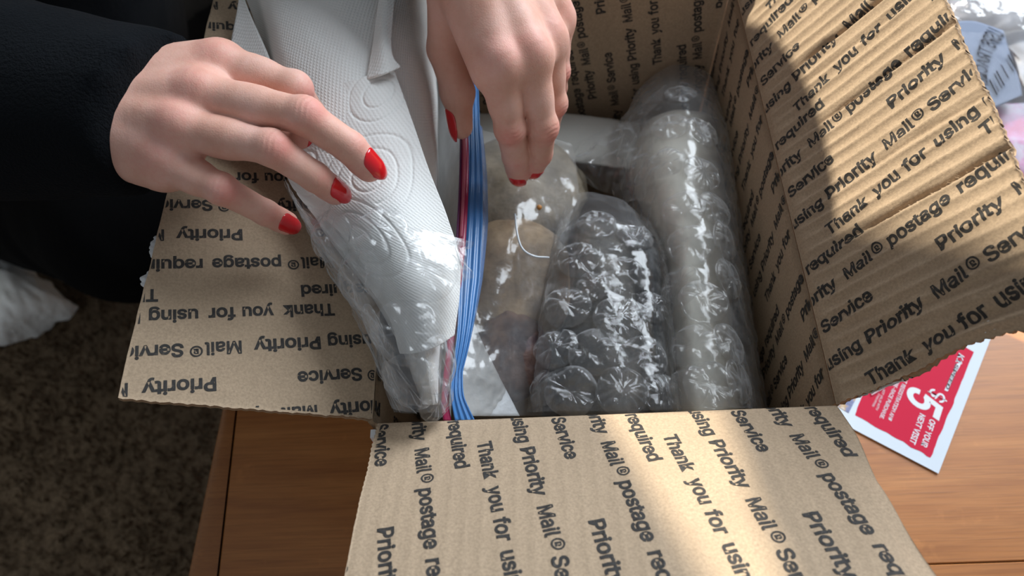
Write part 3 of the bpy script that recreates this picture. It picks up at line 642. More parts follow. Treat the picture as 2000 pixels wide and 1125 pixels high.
# ------------------------------------------------------------------ centre wrapped package
wrapC = empty('bubble_wrapped_package', tuple(P(1180, 620, .09))); tag(wrapC, 'dark item in bubble wrap between the zip bag and the long roll', 'bubble wrap')
ctrl = [[(1098, 440, .070), (1120, 400, .078), (1150, 384, .083), (1200, 396, .083), (1245, 425, .078), (1290, 470, .066)],
        [(1072, 520, .070), (1092, 500, .094), (1150, 478, .099), (1205, 482, .099), (1268, 500, .095), (1300, 520, .070)],
        [(1056, 610, .070), (1078, 600, .098), (1150, 592, .102), (1210, 592, .102), (1282, 600, .098), (1310, 610, .070)],
        [(1046, 710, .070), (1068, 705, .099), (1150, 700, .103), (1212, 700, .103), (1292, 705, .098), (1318, 710, .070)],
        [(1040, 806, .070), (1062, 806, .098), (1150, 806, .103), (1215, 806, .103), (1300, 806, .098), (1326, 806, .070)]]
G, _o = film_sheet('film', ctrl, 170, 110, WRAP, wrapC, 41, 1.3, .45, 42, .003)
bubbles(wrapC, G, px_spots(G, [(1108, 600, .95), (1210, 625, 1), (1085, 680, .9), (1160, 690, 1), (1255, 700, .95), (1115, 765, 1), (1215, 765, 1), (1290, 770, .85), (1130, 510, .9), (1220, 540, .9), (1165, 440, .85), (1240, 465, .8), (1060, 760, .7), (1275, 600, .7), (1160, 560, .7)]), .0142, WRAP, .36)
item = [[(1115, 440, .055), (1140, 430, .066), (1185, 430, .070), (1235, 440, .066), (1270, 460, .055)], [(1085, 600, .055), (1115, 598, .078), (1185, 595, .088), (1255, 598, .078), (1290, 605, .055)], [(1060, 812, .055), (1105, 812, .080), (1190, 812, .088), (1275, 812, .080), (1310, 812, .055)]]
G = surf(item, 50, 36); sheet_obj('dark_item', G + grid_normals(G) * (fbm(G[..., 0] * 50, G[..., 1] * 50, 88) * .005)[..., None], m_lump('dark_taupe', (.045, .040, .034), (.15, .13, .105), 45), wrapC, thick=.002)
obj('black_bar', *[np.array(tube([P(1262, 470, .085), P(1270, 520, .086), P(1276, 600, .086)], .006, 12)[0])], tube([P(1262, 470, .085), P(1270, 520, .086), P(1276, 600, .086)], .006, 12)[1], plain('black_item', (.008, .008, .009), .5), wrapC)

# ------------------------------------------------------------------ coupon card
card = empty('coupon_card', (.2, .04, .0008)); tag(card, 'white card with red panel and $5 offer lying on the table beside the box', 'card')
pA, pB, pC = P(1833, 925, .0008), P(1934, 664, .0008), P(1640, 800, .0008)
cu_ = nrm(pB - pA); cv_ = nrm((pC - pA) - cu_ * ((pC - pA) @ cu_))          # u: along right edge, v: along lower edge
def cpt(u, v, h=0.0): return pA + cu_ * u + cv_ * v + V3(0, 0, h)
def c_uv(px, py): q = P(px, py, .0008) - pA; return q @ cu_, q @ cv_
CL, CW_ = .152, .106
v8 = [cpt(0, 0), cpt(CL, 0), cpt(CL, CW_), cpt(0, CW_)]; v8 = v8 + [q - V3(0, 0, .0004) for q in v8]
obj('card_stock', v8, [(0, 1, 2, 3), (7, 6, 5, 4), (0, 4, 5, 1), (1, 5, 6, 2), (2, 6, 7, 3), (3, 7, 4, 0)], plain('card_white', (.60, .66, .72), .7, Specular_IOR_Level=.2), card, smooth=False)
def cpoly(name, pts, mat, h, parent=card): 
    return obj(name, [cpt(*c_uv(x, y), h) for x, y in pts], [tuple(range(len(pts)))], mat, parent, smooth=False)
RED = plain('red_print', (.52, .012, .045), .7, Specular_IOR_Level=.2); WHT = plain('white_print', (.66, .70, .74), .7, Specular_IOR_Level=.2); BLK = plain('black_print', (.02, .02, .03), .4)
def jag(p, q, n, a, s): 
    p = np.array(p, float); q = np.array(q, float); d = q - p; nn = np.array([-d[1], d[0]]) / np.hypot(*d); t = np.linspace(0, 1, n)[:, None]
    return [tuple(x) for x in p + d * t + nn * (a * 2 * fbm(t[:, 0] * n * .4, t[:, 0] * 0, s))[:, None]]
s37 = 360 / 1350.
def z1(x, y): return (1600 + x * s37, 640 + y * s37)
pts = jag(z1(818, 955), z1(1132, 180), 26, 3, 1)[:-1] + jag(z1(1132, 180), z1(1060, 140), 4, 1, 2)[:-1] + jag(z1(1060, 140), z1(330, 460), 20, 3, 3)[:-1] + jag(z1(330, 460), z1(262, 640), 8, 2, 4)[:-1] + jag(z1(262, 640), z1(818, 955), 20, 3, 5)[:-1]
red = cpoly('red_panel', pts, RED, .00012)
def ctext(name, body, p0, p1, height_px, mat, parent, shear=.12, off=.02, h=.00022, thick=1.0):
    """baseline from photo point p0 to p1 on the card; letter height given in photo px"""
    tm = text_mesh(body, off, shear); a = np.array(c_uv(*p0)); b = np.array(c_uv(*p1)); d = b - a; L = np.hypot(*d); d = d / L
    up = np.array([-d[1], d[0]])
    w0 = P(*p0, .0008); hh = height_px / FPX * np.linalg.norm(w0 - CAMP)
    q0 = cpt(*a); q1 = cpt(*(a + up * .001)); upw = q1 - q0
    if np.cross(cpt(*b) - q0, upw)[2] < 0: up = -up
    co = tm.co; x = co[:, 0] / co[:, 0].max() * L; y = co[:, 1] / _cap * hh
    uv = a + x[:, None] * d + y[:, None] * up
    return obj(name, [cpt(u, v, h) for u, v in uv], [f for f in tm.fs], mat, parent, smooth=False)
ctext('printed_text', 'OFF YOUR', z1(812, 668), z1(745, 862), 9.5, WHT, red)
ctext('printed_text', 'NEXT VISIT', z1(738, 625), z1(660, 842), 9.5, WHT, red)
ctext('printed_text', '$', z1(818, 440), z1(794, 508), 27, WHT, red, shear=.1, off=.004)
ctext('printed_text', '5', z1(672, 425), z1(622, 570), 58, WHT, red, shear=.30, off=.022)
ctext('printed_text', 'AT REGISTRATION AND', z1(625, 365), z1(500, 675), 6.5, WHT, red, off=.012)
ctext('printed_text', 'PRE-RACE PURCHASE.', z1(560, 385), z1(440, 660), 6.5, WHT, red, off=.012)
ctext('printed_text', 'NOT VALID WITH', z1(468, 450), z1(412, 600), 4, WHT, red, off=.0)
ctext('printed_text', 'OTHER OFFERS', z1(432, 480), z1(385, 575), 3.6, WHT, red, off=.0)
lg = [z1(*q) for q in ((1010, 262), (1045, 252), (1020, 300), (1000, 330), (940, 468), (916, 458), (955, 372))]
logo = cpoly('logo_plate', lg, WHT, .00024, red)
ctext('logo_text', 'SPEED', z1(1000, 262), z1(922, 446), 5.5, BLK, red, h=.00034, off=.03, shear=.2)
ctext('logo_text', 'K1', z1(1022, 186), z1(998, 252), 10, WHT, red, h=.00034, off=.01, shear=.2)
cpoly('photo_strip', [z1(*q) for q in ((100, 560), (215, 625), (290, 480), (250, 470))], (lambda t: (t.pbr(t.ramp(t.noise(t.coord('Object', (1, 1, 1)), 160, 2, .5), [(.3, (.02, .025, .07)), (.5, (.16, .18, .33)), (.6, (.45, .28, .10)), (.72, (.6, .6, .65))]), .4), t.m)[1])(NT('photo_print')), .0002, card)
cpoly('tape_flake', [z1(*q) for q in ((380, 500), (470, 450), (520, 410), (440, 400), (368, 440), (372, 470))], m_film('tape_film', .5, rough=.2), .0011, card)

# ------------------------------------------------------------------ clear mailer bag at the right
mail = empty('poly_mailer', tuple(P(1940, 150, .002))); tag(mail, 'crumpled clear plastic mailer with label and pink print behind the right flap', 'plastic bag')
low2 = lambda rows: [[(x, y, .019 + z * .36) for x, y, z in r] for r in rows]
low = lambda rows: [[(x, y, .004 + z * .36) for x, y, z in r] for r in rows]
lab = surf(low([[(1862, 42, .100), (1905, 42, .096), (1960, 60, .094)], [(1874, 85, .100), (1918, 88, .094), (1975, 112, .096)], [(1895, 140, .098), (1935, 150, .092), (1992, 160, .098)], [(1930, 215, .094), (1955, 205, .092), (1997, 185, .098)]]), 40, 34)
lab = lab + grid_normals(lab) * (crease(lab[..., 0] * 25, lab[..., 1] * 25, 91) * .002)[..., None]
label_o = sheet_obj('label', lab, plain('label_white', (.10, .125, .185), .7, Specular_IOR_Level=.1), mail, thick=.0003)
ln = grid_normals(lab)
def on_lab(i, j): 
    i = np.clip(i, 0, 1) * 39; j = np.clip(j, 0, 1) * 33; a_ = np.floor(i).astype(int).clip(0, 38); b_ = np.floor(j).astype(int).clip(0, 32); fi = (i - a_)[:, None]; fj = (j - b_)[:, None]
    g = lab + ln * .0016
    return (g[a_, b_] * (1 - fi) + g[a_ + 1, b_] * fi) * (1 - fj) + (g[a_, b_ + 1] * (1 - fi) + g[a_ + 1, b_ + 1] * fi) * fj
labspot = lambda x, y: px_spots(lab, [(x, y, 1)])[0][:2]
LBLK = plain('matte_label_print', (.006, .006, .010), .95, Specular_IOR_Level=.0)
def label_text(body, p0, p1, hpx):
    a = np.array(labspot(*p0)); b = np.array(labspot(*p1)); tm = text_mesh(body, .01); d = b - a
    nn = np.array(labspot(p0[0] + (p1[1] - p0[1]) * -.13, p0[1] + (p1[0] - p0[0]) * .13)) - a
    x = tm.co[:, 0] / tm.co[:, 0].max(); y = tm.co[:, 1] / _cap
    q = a + (1 - x)[:, None] * d + y[:, None] * -nn
    obj('label_text', on_lab(q[:, 0], q[:, 1]), tm.fs, LBLK, label_o, smooth=False)
label_text('USPS TRACKING', (1930, 200), (1962, 70), 9)
label_text('TO', (1918, 95), (1926, 66), 8)
for k, (wd, gap) in enumerate([(3, 2), (1.5, 2), (4, 2), (2, 1.5), (1.2, 1.6), (3.5, 2), (1.5, 1.5), (2.5, 2), (4, 2), (1.4, 2)]):
    x0 = 1944 + k * 4.6
    q = [labspot(x0, 190 - k * 6.5), labspot(x0 + wd, 188 - k * 6.5), labspot(x0 + wd - 16, 158 - k * 6), labspot(x0 - 16, 160 - k * 6)]
    q = np.array(q); obj('barcode_bar', on_lab(q[:, 0], q[:, 1]), [(0, 1, 2, 3)], LBLK, label_o, smooth=False)
G = surf(low([[(1830, -60, .062), (1910, -60, .080), (2000, -60, .085), (2130, -60, .08)], [(1850, 20, .058), (1920, 20, .074), (2000, 30, .080), (2130, 30, .08)], [(1868, 62, .060), (1930, 66, .062), (2005, 92, .068), (2130, 110, .07)], [(1962, 100, .050), (1995, 130, .054), (2040, 150, .060), (2130, 200, .06)], [(1990, 165, .046), (2010, 200, .050), (2050, 215, .056), (2130, 240, .05)]]), 70, 60)
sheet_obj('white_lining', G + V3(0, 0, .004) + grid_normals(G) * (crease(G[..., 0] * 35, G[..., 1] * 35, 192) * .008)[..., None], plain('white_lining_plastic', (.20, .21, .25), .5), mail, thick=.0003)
def m_pink():
    t = NT('pink_flower_print'); a = t.noise(t.coord('Object'), 55, 3, .6)
    t.pbr(t.ramp(a, [(.35, (.20, .17, .24)), (.48, (.19, .06, .16)), (.60, (.18, .016, .08)), (.75, (.2, .11, .2))]), .4); return t.m
G = surf(low([[(1930, 200, .066), (1960, 200, .068), (2060, 200, .07)], [(1945, 250, .060), (1975, 250, .064), (2070, 250, .066)], [(1965, 300, .056), (1990, 300, .06), (2080, 300, .06)], [(1990, 350, .050), (2010, 350, .055), (2090, 360, .055)], [(2005, 420, .03), (2040, 420, .03), (2100, 430, .03)]]), 50, 40)
sheet_obj('pink_flower_print', G + grid_normals(G) * (crease(G[..., 0] * 35, G[..., 1] * 35, 93) * .007)[..., None], m_pink(), mail, thick=.0003)
film_sheet('film', low([[(1820, -70, .085), (1900, -70, .105), (2000, -70, .11), (2120, -70, .10)], [(1838, 10, .078), (1905, 15, .095), (1990, 15, .105), (2120, 15, .10)], [(1858, 70, .072), (1925, 70, .082), (2000, 60, .095), (2120, 60, .09)]]), 90, 90, MAILER, mail, 95, 3.5, 1.2, 36)
film_sheet('film', low2([[(1858, 60, .074), (1925, 65, .078), (1985, 60, .085), (2100, 60, .09)], [(1890, 135, .070), (1940, 135, .070), (1995, 140, .078), (2110, 140, .085)], [(1930, 225, .068), (1965, 220, .070), (2005, 220, .076), (2120, 220, .08)], [(1965, 310, .060), (1995, 310, .064), (2030, 310, .068), (2120, 310, .07)], [(2000, 400, .04), (2030, 400, .045), (2060, 400, .05), (2130, 400, .05)]]), 110, 70, m_film('clear_mailer_window', .01, rough=.08, refl=.10, edge=.10, bump=.03), mail, 97, 1.6, .35, 34)

G = surf([[(1836, -60, .003), (1920, -60, .003), (2000, -60, .003), (2120, -60, .003)], [(1862, 60, .003), (1930, 60, .003), (2005, 60, .003), (2120, 60, .003)], [(1925, 220, .003), (1960, 220, .003), (2020, 220, .003), (2120, 220, .003)], [(2000, 400, .003), (2040, 400, .003), (2080, 400, .003), (2130, 400, .003)]], 30, 30)
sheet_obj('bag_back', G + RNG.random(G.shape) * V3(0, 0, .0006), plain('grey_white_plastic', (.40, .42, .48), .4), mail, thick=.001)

# ------------------------------------------------------------------ crumpled white cloth on the carpet
def cloth():
    G = surf([[(-60, 490, -.36), (0, 500, -.35), (50, 515, -.36), (60, 540, -.38)], [(-60, 560, -.33), (10, 565, -.32), (80, 575, -.35), (120, 580, -.39)], [(-60, 620, -.33), (10, 625, -.33), (90, 605, -.36), (155, 600, -.41)], [(-60, 668, -.37), (0, 672, -.38), (50, 655, -.39), (110, 632, -.415)], [(-60, 690, -.42), (0, 682, -.42), (45, 668, -.42), (100, 645, -.425)]], 70, 70)
    a, b = grid_lengths(G); G = G + grid_normals(G) * (fbm(a * 16, b * 16, 101) * .03 + fbm(a * 120, b * 120, 102) * .006)[..., None]
    return sheet_obj('crumpled_cloth', G, m_cloth('white_cotton', (.90, .89, .86), .1), None, thick=.003)
tag(cloth(), 'crumpled soft white cloth on the brown carpet beside the black clothing', 'cloth')

# ------------------------------------------------------------------ the person
class Field:
    def __init__(s, lo, hi, h):
        s.lo = np.array(lo, float); s.h = h; s.n = np.ceil((np.array(hi) - s.lo) / h).astype(int) + 1; s.f = np.full(s.n, .03, np.float32)
    def sub(s, lo, hi):
        a = np.clip(np.floor((lo - s.lo) / s.h).astype(int), 0, s.n - 1); b = np.clip(np.ceil((hi - s.lo) / s.h).astype(int) + 1, 1, s.n)
        ax = [(s.lo[k] + s.h * np.arange(a[k], b[k])).astype(np.float32) for k in range(3)]
        return (slice(a[0], b[0]), slice(a[1], b[1]), slice(a[2], b[2])), ax
    def cone(s, A, B, ra, rb, k, F=None, marg=.012):
        """smooth-union a round cone from A (radius ra) to B (radius rb)"""
        F = s.f if F is None else F; A = np.array(A, float); B = np.array(B, float); m = max(ra, rb) + marg
        sl, ax = s.sub(np.minimum(A, B) - m, np.maximum(A, B) + m)
        if min(len(q) for q in ax) < 1: return sl
        X = ax[0][:, None, None]; Y = ax[1][None, :, None]; Z = ax[2][None, None, :]; d = B - A; L2 = float(d @ d) + 1e-12
        t = ((X - A[0]) * d[0] + (Y - A[1]) * d[1] + (Z - A[2]) * d[2]) / L2
        slope = (rb - ra) / math.sqrt(L2); t = np.clip(t + slope * 0, 0, 1).astype(np.float32)
        D = np.sqrt((X - A[0] - t * d[0]) ** 2 + (Y - A[1] - t * d[1]) ** 2 + (Z - A[2] - t * d[2]) ** 2) - (ra + (rb - ra) * t)
        F[sl] = smin(F[sl], D, k); return sl
def smin(a, b, k):
    h = np.clip(.5 + .5 * (b - a) / k, 0, 1).astype(np.float32); return b * (1 - h) + a * h - k * h * (1 - h)
def surface_nets(f, lo, h):
    ins = f < 0; n = np.array(f.shape); c = np.zeros(tuple(n - 1), np.int8)
    for dx_ in (0, 1):
        for dy_ in (0, 1):
            for dz_ in (0, 1): c += ins[dx_:n[0] - 1 + dx_, dy_:n[1] - 1 + dy_, dz_:n[2] - 1 + dz_]
    act = (c > 0) & (c < 8); idx = np.full(act.shape, -1, np.int64); I = np.argwhere(act); idx[act] = np.arange(len(I))
    acc = np.zeros((len(I), 3)); cnt = np.zeros(len(I)); cor = [(a, b, d) for a in (0, 1) for b in (0, 1) for d in (0, 1)]
    val = {q: f[I[:, 0] + q[0], I[:, 1] + q[1], I[:, 2] + q[2]] for q in cor}
    for q in cor:
        for ax in range(3):
            if q[ax] == 0:
                r = list(q); r[ax] = 1; a = val[q]; b = val[tuple(r)]; m = (a < 0) != (b < 0); t = np.where(m, a / (a - b + 1e-12), 0)
                p = np.tile(np.array(q, float), (len(I), 1)); p[:, ax] = t; acc += p * m[:, None]; cnt += m
    V = lo + h * (I + acc / cnt[:, None]); Q = []
    for ax in range(3):
        s0 = [slice(None)] * 3; s1 = [slice(None)] * 3; s0[ax] = slice(0, -1); s1[ax] = slice(1, None)
        ch = ins[tuple(s0)] != ins[tuple(s1)]; E_ = np.argwhere(ch); o = [k for k in range(3) if k != ax]
        ok = (E_[:, o[0]] > 0) & (E_[:, o[1]] > 0) & (E_[:, o[0]] < n[o[0]] - 1) & (E_[:, o[1]] < n[o[1]] - 1); E_ = E_[ok]
        def cell(a, b): q = E_.copy(); q[:, o[0]] += a; q[:, o[1]] += b; return idx[q[:, 0], q[:, 1], q[:, 2]]
        quad = np.stack([cell(-1, -1), cell(0, -1), cell(0, 0), cell(-1, 0)], 1)
        flip = ins[E_[:, 0], E_[:, 1], E_[:, 2]]
        if ax == 1: flip = ~flip
        quad[~flip] = quad[~flip][:, ::-1]; Q.append(quad)
    return V, np.concatenate(Q)
def build_hand(J, R, wrist, wr, thumb, thr, elbow, er, up, palm_drop=.007, h=.0008, pads=True):
    """J[finger] = 4 world joints (MCP, PIP, DIP, tip); returns verts, quads, redness"""
    allp = np.array([p for fg in J for p in fg] + list(thumb) + [wrist]); lo = allp.min(0) - .028; hi = allp.max(0) + .028
    F = Field(lo, hi, h); up = nrm(up); ax = nrm(np.mean([fg[0] for fg in J], 0) - wrist); lat = nrm(np.cross(ax, up))
    latm = np.array([(fg[0] - wrist) @ lat for fg in J]); span = latm - latm.mean()
    for i, fg in enumerate(J):                                  # palm: metacarpal cones, dorsal layer and a thicker palmar layer
        w0 = wrist + lat * (latm[i] * .42)
        F.cone(w0, fg[0], wr * .80, R[i][0] * 1.08, .010)
        F.cone(w0 - up * palm_drop, fg[0] - up * palm_drop * .9 - ax * .004, wr * .74, R[i][0] * 1.05, .012)
    for i in range(len(J) - 1):                                  # webs and knuckle bridge
        F.cone(J[i][0] - up * .005 + ax * .001, J[i + 1][0] - up * .005 + ax * .001, R[i][0] * .86, R[i + 1][0] * .86, .007)
    F.cone(wrist, elbow, wr * 1.05, er, .014); F.cone(wrist + lat * latm.mean() * .3 + lat * .007, elbow, wr * .95, er, .012); F.cone(wrist + lat * latm.mean() * .3 - lat * .007, elbow, wr * .95, er, .012)
    for i, fg in enumerate(J):                                  # extensor tendons and knuckle bumps on the back of the hand
        w0 = wrist + lat * (latm[i] * .30) + up * wr * .62
        F.cone(w0, fg[0] + up * R[i][0] * .78, .0022, .0030, .007); F.cone(fg[0] + up * R[i][0] * .50, fg[0] + up * R[i][0] * .5 + ax * .002, R[i][0] * .66, R[i][0] * .62, .006)
    # thumb
    T = np.full(F.n, .03, np.float32)
    F.cone(thumb[0], thumb[1], thr[0], thr[1], .004, T); F.cone(thumb[1], thumb[2], thr[1], thr[2], .003, T); F.cone(thumb[2], thumb[3], thr[2] * .98, thr[3], .003, T); F.cone(thumb[2], thumb[2], thr[2] * 1.06, thr[2] * 1.06, .004, T)
    palm = smin(F.f, T, .009); res = palm.copy()
    for i, fg in enumerate(J):
        T = np.full(F.n, .03, np.float32); r = R[i]
        F.cone(fg[0], fg[1], r[0] * .98, r[1] * .95, .003, T); F.cone(fg[1], fg[2], r[1] * .97, r[2], .0025, T); F.cone(fg[2], fg[3], r[2] * .98, r[3], .0025, T)
        b1 = nrm(fg[1] - fg[0]); b3 = nrm(fg[3] - fg[2]); dn = b1 - b3 * (b1 @ b3); dn = nrm(dn) if np.linalg.norm(dn) > .08 else up
        mid = (fg[0] + fg[1]) / 2; F.cone(mid - dn * .0022, mid + b1 * .004 - dn * .0022, r[1] * .92, r[1] * .92, .006, T)     # fleshy underside
        F.cone(fg[1] + dn * r[1] * .22, fg[1] + dn * r[1] * .22, r[1] * .86, r[1] * .86, .004, T)                              # PIP knuckle
        tipm = fg[2] * .35 + fg[3] * .65; F.cone(tipm - dn * r[3] * .25, fg[3] - dn * r[3] * .2, r[3] * .98, r[3] * .92, .004, T)   # pulp
        sl, _ = F.sub(np.min(fg, 0) - .026, np.max(fg, 0) + .026)
        res[sl] = smin(res[sl], smin(palm[sl], T[sl], .0042), .0009)
    V, Q = surface_nets(res, F.lo, h)
    red = np.zeros(len(V))
    for i, fg in enumerate(J):
        r = R[i]
        b1 = nrm(fg[1] - fg[0]); b3 = nrm(fg[3] - fg[2]); dn = b1 - b3 * (b1 @ b3); dn = nrm(dn) if np.linalg.norm(dn) > .08 else up
        for p, d_, s_, a_ in ((fg[0], up, .0085, .50), (fg[1], dn, .0070, .62), (fg[2], dn, .005, .32)):
            q = p + d_ * r[1] * .9; red += a_ * np.exp(-(((V - q) ** 2).sum(1)) / s_ ** 2)
        red += .45 * np.exp(-(((V - fg[3]) ** 2).sum(1)) / .009 ** 2)
        for p, d_, bx, R_, am, wl, wd in ((fg[1], dn, nrm(fg[2] - fg[0]), r[1], .00050, .0024, .0042), (fg[2], dn, nrm(fg[3] - fg[1]), r[2], .00034, .0018, .0025)):   # knuckle creases
            rel = V - p; sx = rel @ bx; up_ = rel @ d_; m = np.exp(-(sx / wd) ** 2) * np.clip(up_ / (R_ * .8), 0, 1) * (np.linalg.norm(rel - bx * sx[:, None], axis=1) < R_ * 1.6)
            wob = .0006 * np.sin((rel @ np.cross(bx, d_)) * 700 + i)
            V = V - d_ * (am * m * (np.cos((sx + wob) * 2 * math.pi / wl) * .5 + .5))[:, None]
    return V, Q, np.clip(red, 0, 1)
def smooth_mesh(V, Q, it=2):
    e = np.concatenate([Q[:, [0, 1]], Q[:, [1, 2]], Q[:, [2, 3]], Q[:, [3, 0]]]); n = len(V); deg = np.bincount(e.ravel(), minlength=n)
    for k in range(it):
        a = np.stack([np.bincount(e[:, 0], V[e[:, 1], c], n) + np.bincount(e[:, 1], V[e[:, 0], c], n) for c in range(3)], 1) / deg[:, None]
        V = V + (.5 if k % 2 == 0 else -.45) * (a - V)
    return V
def JP(*pts): return [P(*p) for p in pts]
UPV = nrm(V3(.05, -.25, 1))
# right hand of the person (left in the photo), palm down on the towel, fingers towards the box
JR = [JP((430, 128, .226), (572, 172, .222), (606, 222, .199), (598, 270, .186)),
      JP((392, 186, .229), (592, 226, .229), (684, 288, .214), (722, 326, .204)),
      JP((352, 250, .226), (528, 288, .225), (616, 346, .208), (656, 374, .196)),
      JP((322, 316, .216), (430, 368, .212), (520, 416, .193), (560, 436, .182))]
RR = [(.0105, .0084, .0073, .0062), (.0106, .0085, .0074, .0062), (.0100, .0080, .0068, .0056), (.0090, .0071, .0060, .0050)]
wrR = P(198, 216, .224); elR = P(-330, 170, .20)
hR = build_hand(JR, RR, wrR, .0195, JP((290, 120, .212), (380, 132, .198), (490, 205, .188), (560, 262, .182)), (.013, .0105, .0092, .0072), elR, .036, UPV)
# left hand (upper middle), reaching down into the bag, thumb on the red zipper strip
JL = [JP((974, 128, .208), (996, 250, .176), (1007, 305, .153), (1013, 338, .139)),
      JP((1032, 108, .206), (1059, 246, .172), (1054, 300, .150), (1043, 325, .139)),
      JP((1066, 75, .196), (1080, 200, .162), (1070, 248, .136), (1050, 270, .122)),
      JP((1086, 35, .182), (1088, 138, .156), (1088, 172, .140), (1080, 200, .130))]
RL = [(.0102, .0082, .0073, .0061), (.0102, .0082, .0071, .0059), (.0096, .0077, .0066, .0055), (.0090, .0071, .0060, .0050)]
wrL = P(945, -95, .226); elL = P(700, -520, .26)
hL = build_hand(JL, RL, wrL, .0215, JP((880, 10, .205), (872, 95, .184), (893, 180, .165), (900, 248, .152)), (.0125, .0105, .0086, .0066), elL, .036, nrm(V3(.15, -.15, 1)))
# the rest of the figure: torso, neck, head, thighs (coarser grid), mostly out of frame and clothed
BODY = dict(pelvis=V3(-.62, .56, -.22), chest=V3(-.50, .62, .22), neck=V3(-.40, .60, .38), head=V3(-.29, .565, .485), shR=V3(-.60, .44, .27), shL=V3(-.37, .78, .27), kneeR=P(255, 425, -.20), kneeL=V3(-.50, .72, -.26), footR=P(-130, 370, -.36), footL=V3(-.86, .75, -.38))
B_ = BODY; Fb = Field((-1.1, .05, -.45), (.05, 1.0, .68), .011)
Fb.cone(B_['pelvis'], B_['chest'], .13, .125, .05); Fb.cone(B_['shR'], B_['shL'], .06, .06, .05); Fb.cone(B_['chest'], B_['neck'], .08, .05, .04); Fb.cone(B_['neck'], B_['head'], .048, .055, .02)
Fb.cone(B_['head'] + V3(0, 0, .02), B_['head'] + V3(.05, -.035, -.06), .088, .058, .03); Fb.cone(B_['head'] + V3(.085, -.06, -.015), B_['head'] + V3(.095, -.066, -.035), .008, .012, .012)
for a_, b_, c2, r in (('pelvis', 'kneeR', 'footR', 1), ('pelvis', 'kneeL', 'footL', 1)): Fb.cone(B_[a_], B_[b_], .10, .068, .03); Fb.cone(B_[b_], B_[c2], .06, .042, .02)
for sh, el, wri in (('shR', elR, wrR), ('shL', elL, wrL)): Fb.cone(B_[sh], el, .05, .040, .02); Fb.cone(el, wri, .036, .018, .02)
Vb, Qb = surface_nets(Fb.f, Fb.lo, Fb.h)
Vs = []; Qs = []; Rd = []; base = 0
for V_, Q_, r_ in (hR, hL, (Vb, Qb, np.zeros(len(Vb)))):
    V_ = smooth_mesh(V_, Q_, 4); Vs.append(V_); Qs.append(Q_ + base); Rd.append(r_); base += len(V_)
person = obj('person', np.concatenate(Vs), np.concatenate(Qs), SKIN)
at = person.data.attributes.new('redness', 'FLOAT', 'POINT'); at.data.foreach_set('value', np.concatenate(Rd).astype(np.float32))
tag(person, 'person in black fleece with red nails, both hands pulling wrapped things from the box', 'person')
def nail(fg, r, dn=None, ln=(.40, 1.0), wdt=58, over=.0022, side=0.0):
    a = nrm(fg[3] - fg[2]); L = np.linalg.norm(fg[3] - fg[2]); b1 = nrm(fg[1] - fg[0])
    if dn is None: dn = b1 - a * (b1 @ a); dn = nrm(dn) if np.linalg.norm(dn) > .08 else UPV
    dn = nrm(dn - a * (dn @ a)); bb = np.cross(a, dn); dn = nrm(dn + bb * side); bb = np.cross(a, dn); n_, m = 16, 13; G = np.zeros((n_, m, 3))
    s0 = L * ln[0]; s1 = L + r[3] * ln[1] + over
    for i in range(n_):
        t = i / (n_ - 1); s = s0 + (s1 - s0) * t; rr = r[2] + (r[3] - r[2]) * min(1, s / L) + .00045
        drop = max(0, s - L) ** 2 / (2 * r[3]) * .55; lift = .0003 * math.sin(math.pi * t)
        wth = math.radians(wdt) * (1 - abs(2 * t - 1) ** 3.2 * .75) * (1 if t > .5 else .92 + .16 * t)
        for j in range(m):
            th = wth * (2 * j / (m - 1) - 1); G[i, j] = fg[2] + a * (s - .0004 * (th / 1.0) ** 2 * 3) + dn * (rr * math.cos(th) - drop + lift) + bb * rr * math.sin(th) * .98
    nn = dn; 
    v = np.concatenate([G.reshape(-1, 3), (G - nn * .0006).reshape(-1, 3)]); M = n_ * m; f_ = grid_faces(n_, m); bd = np.concatenate([np.arange(m), np.arange(1, n_) * m + m - 1, (n_ - 1) * m + np.arange(m - 1)[::-1], np.arange(1, n_ - 1)[::-1] * m])
    sd = np.stack([bd, np.roll(bd, -1), np.roll(bd, -1) + M, bd + M], -1)
    return obj('fingernail', v, np.concatenate([f_, f_[:, ::-1] + M, sd]), NAIL, person)
for fg, r in zip(JR, RR): nail(fg, r)
for fg, r in zip(JL, RL): nail(fg, r, ln=(.86, 1.0), side=.55)
TL = JP((880, 10, .205), (872, 95, .184), (893, 180, .165), (900, 248, .152)); nail(TL, (.0125, .0105, .0086, .0066), dn=V3(-.9, -.1, .25), ln=(.45, .9))
# clothes
def cuff_sleeve(name, pts, rads, seed):
    F = Field(np.min(pts, 0) - .13, np.max(pts, 0) + .13, .006)
    for k in range(len(pts) - 1): F.cone(pts[k], pts[k + 1], rads[k], rads[k + 1], .02, marg=.03)
    return F
def cloth_from(F, name, seed, mat, cut=None, amp=.006):
    if cut is not None:
        for p0, nn in cut:
            g = [F.lo[k] + F.h * np.arange(F.n[k]) for k in range(3)]
            d = ((g[0][:, None, None] - p0[0]) * nn[0] + (g[1][None, :, None] - p0[1]) * nn[1] + (g[2][None, None, :] - p0[2]) * nn[2]).astype(np.float32)
            F.f = np.maximum(F.f, d)
    V_, Q_ = surface_nets(F.f, F.lo, F.h); V_ = smooth_mesh(V_, Q_, 6)
    e1 = V_[Q_[:, 2]] - V_[Q_[:, 0]]; e2 = V_[Q_[:, 3]] - V_[Q_[:, 1]]; fn = np.cross(e1, e2); N_ = np.zeros_like(V_)
    for c in range(4): np.add.at(N_, Q_[:, c], fn)
    N_ /= np.linalg.norm(N_, axis=1, keepdims=True) + 1e-12
    V_ = V_ + N_ * (amp * 2 * fbm(V_[:, 0] * 14 + V_[:, 2] * 9, V_[:, 1] * 14 - V_[:, 2] * 7, seed))[:, None]
    return obj(name, V_, Q_, mat, person)
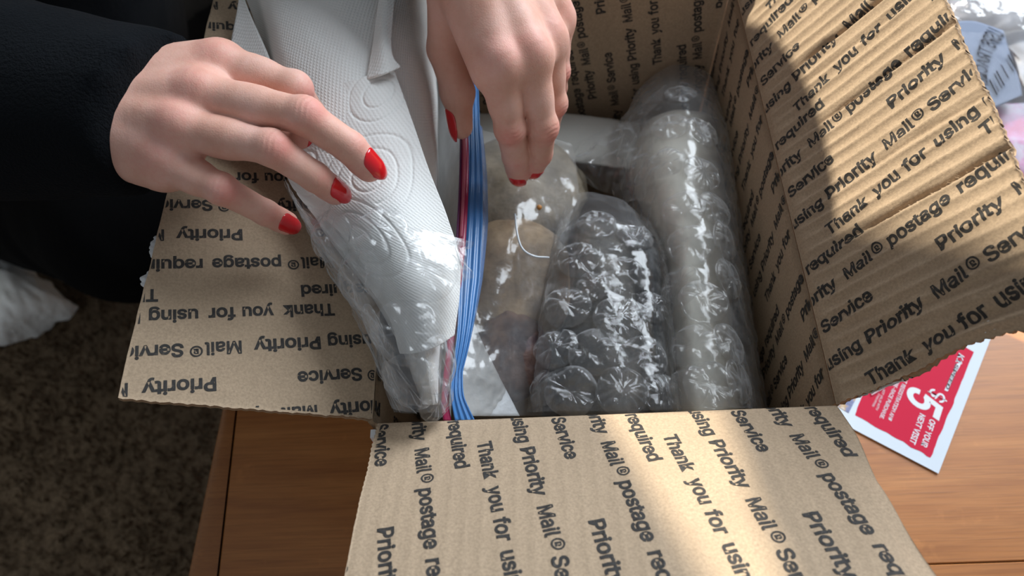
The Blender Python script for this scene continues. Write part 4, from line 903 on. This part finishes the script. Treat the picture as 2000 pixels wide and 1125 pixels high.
Fc = Field((-1.0, .02, -.36), (.06, 1.02, .46), .008)
for a_, b_, ra, rb in ((B_['pelvis'], B_['chest'], .165, .155), (B_['shR'], B_['shL'], .085, .085), (B_['chest'], B_['neck'], .10, .07)): Fc.cone(a_, b_, ra, rb, .05, marg=.06)
Fc.cone(B_['shR'], elR, .08, .066, .03, marg=.04); Fc.cone(B_['shL'], elL, .08, .062, .03, marg=.04)
cufR = P(236, 212, .222); cufL = wrL + (elL - wrL) * .10
_latR = nrm(np.cross(nrm(cufR - elR), V3(0, 0, 1)))
for _o in (-.008, .008): Fc.cone(elR + _latR * _o, P(330, 222, .222) + _latR * _o, .058, .0315, .02, marg=.04)
Fc.cone(elR, P(330, 226, .205), .05, .030, .02, marg=.04); Fc.cone(elL, cufL, .060, .040, .03, marg=.04)
def cut_plane(F, p0, nn, near, rad):
    g = [F.lo[k] + F.h * np.arange(F.n[k]) for k in range(3)]
    d = ((g[0][:, None, None] - p0[0]) * nn[0] + (g[1][None, :, None] - p0[1]) * nn[1] + (g[2][None, None, :] - p0[2]) * nn[2]).astype(np.float32)
    r = np.sqrt((g[0][:, None, None] - near[0]) ** 2 + (g[1][None, :, None] - near[1]) ** 2 + (g[2][None, None, :] - near[2]) ** 2) < rad
    F.f = np.where(r, np.maximum(F.f, d), F.f)
cutR = P(190, 204, .250); cut_plane(Fc, cutR, nrm(P(300, 230, .222) - P(200, 203, .222)), cutR, .11)
sweater = cloth_from(Fc, 'sweater', 5, SWEATER, amp=.004)
Ft = Field((-1.12, -.02, -.46), (-.16, 1.0, .02), .009)
for s_, k_, fo in (('pelvis', 'kneeR', 'footR'), ('pelvis', 'kneeL', 'footL')): Ft.cone(B_[s_], B_[k_], .135, .090, .04, marg=.05); Ft.cone(B_[k_], B_[fo], .084, .07, .03, marg=.05)
trousers = cloth_from(Ft, 'trousers', 9, TROUSER, amp=.006)
Fh = Field(B_['head'] - .25, B_['head'] + .25, .007); hd = B_['head']
Fh.cone(hd + V3(-.015, .01, .035), hd + V3(-.03, .02, .0), .150, .154, .03, marg=.03); Fh.cone(hd + V3(-.05, .03, -.02), hd + V3(-.09, .05, -.12), .09, .07, .03, marg=.03)  # unseen hair, made oversized so its shadow reaches the right flap
hair = cloth_from(Fh, 'hair', 12, HAIR, amp=.004)
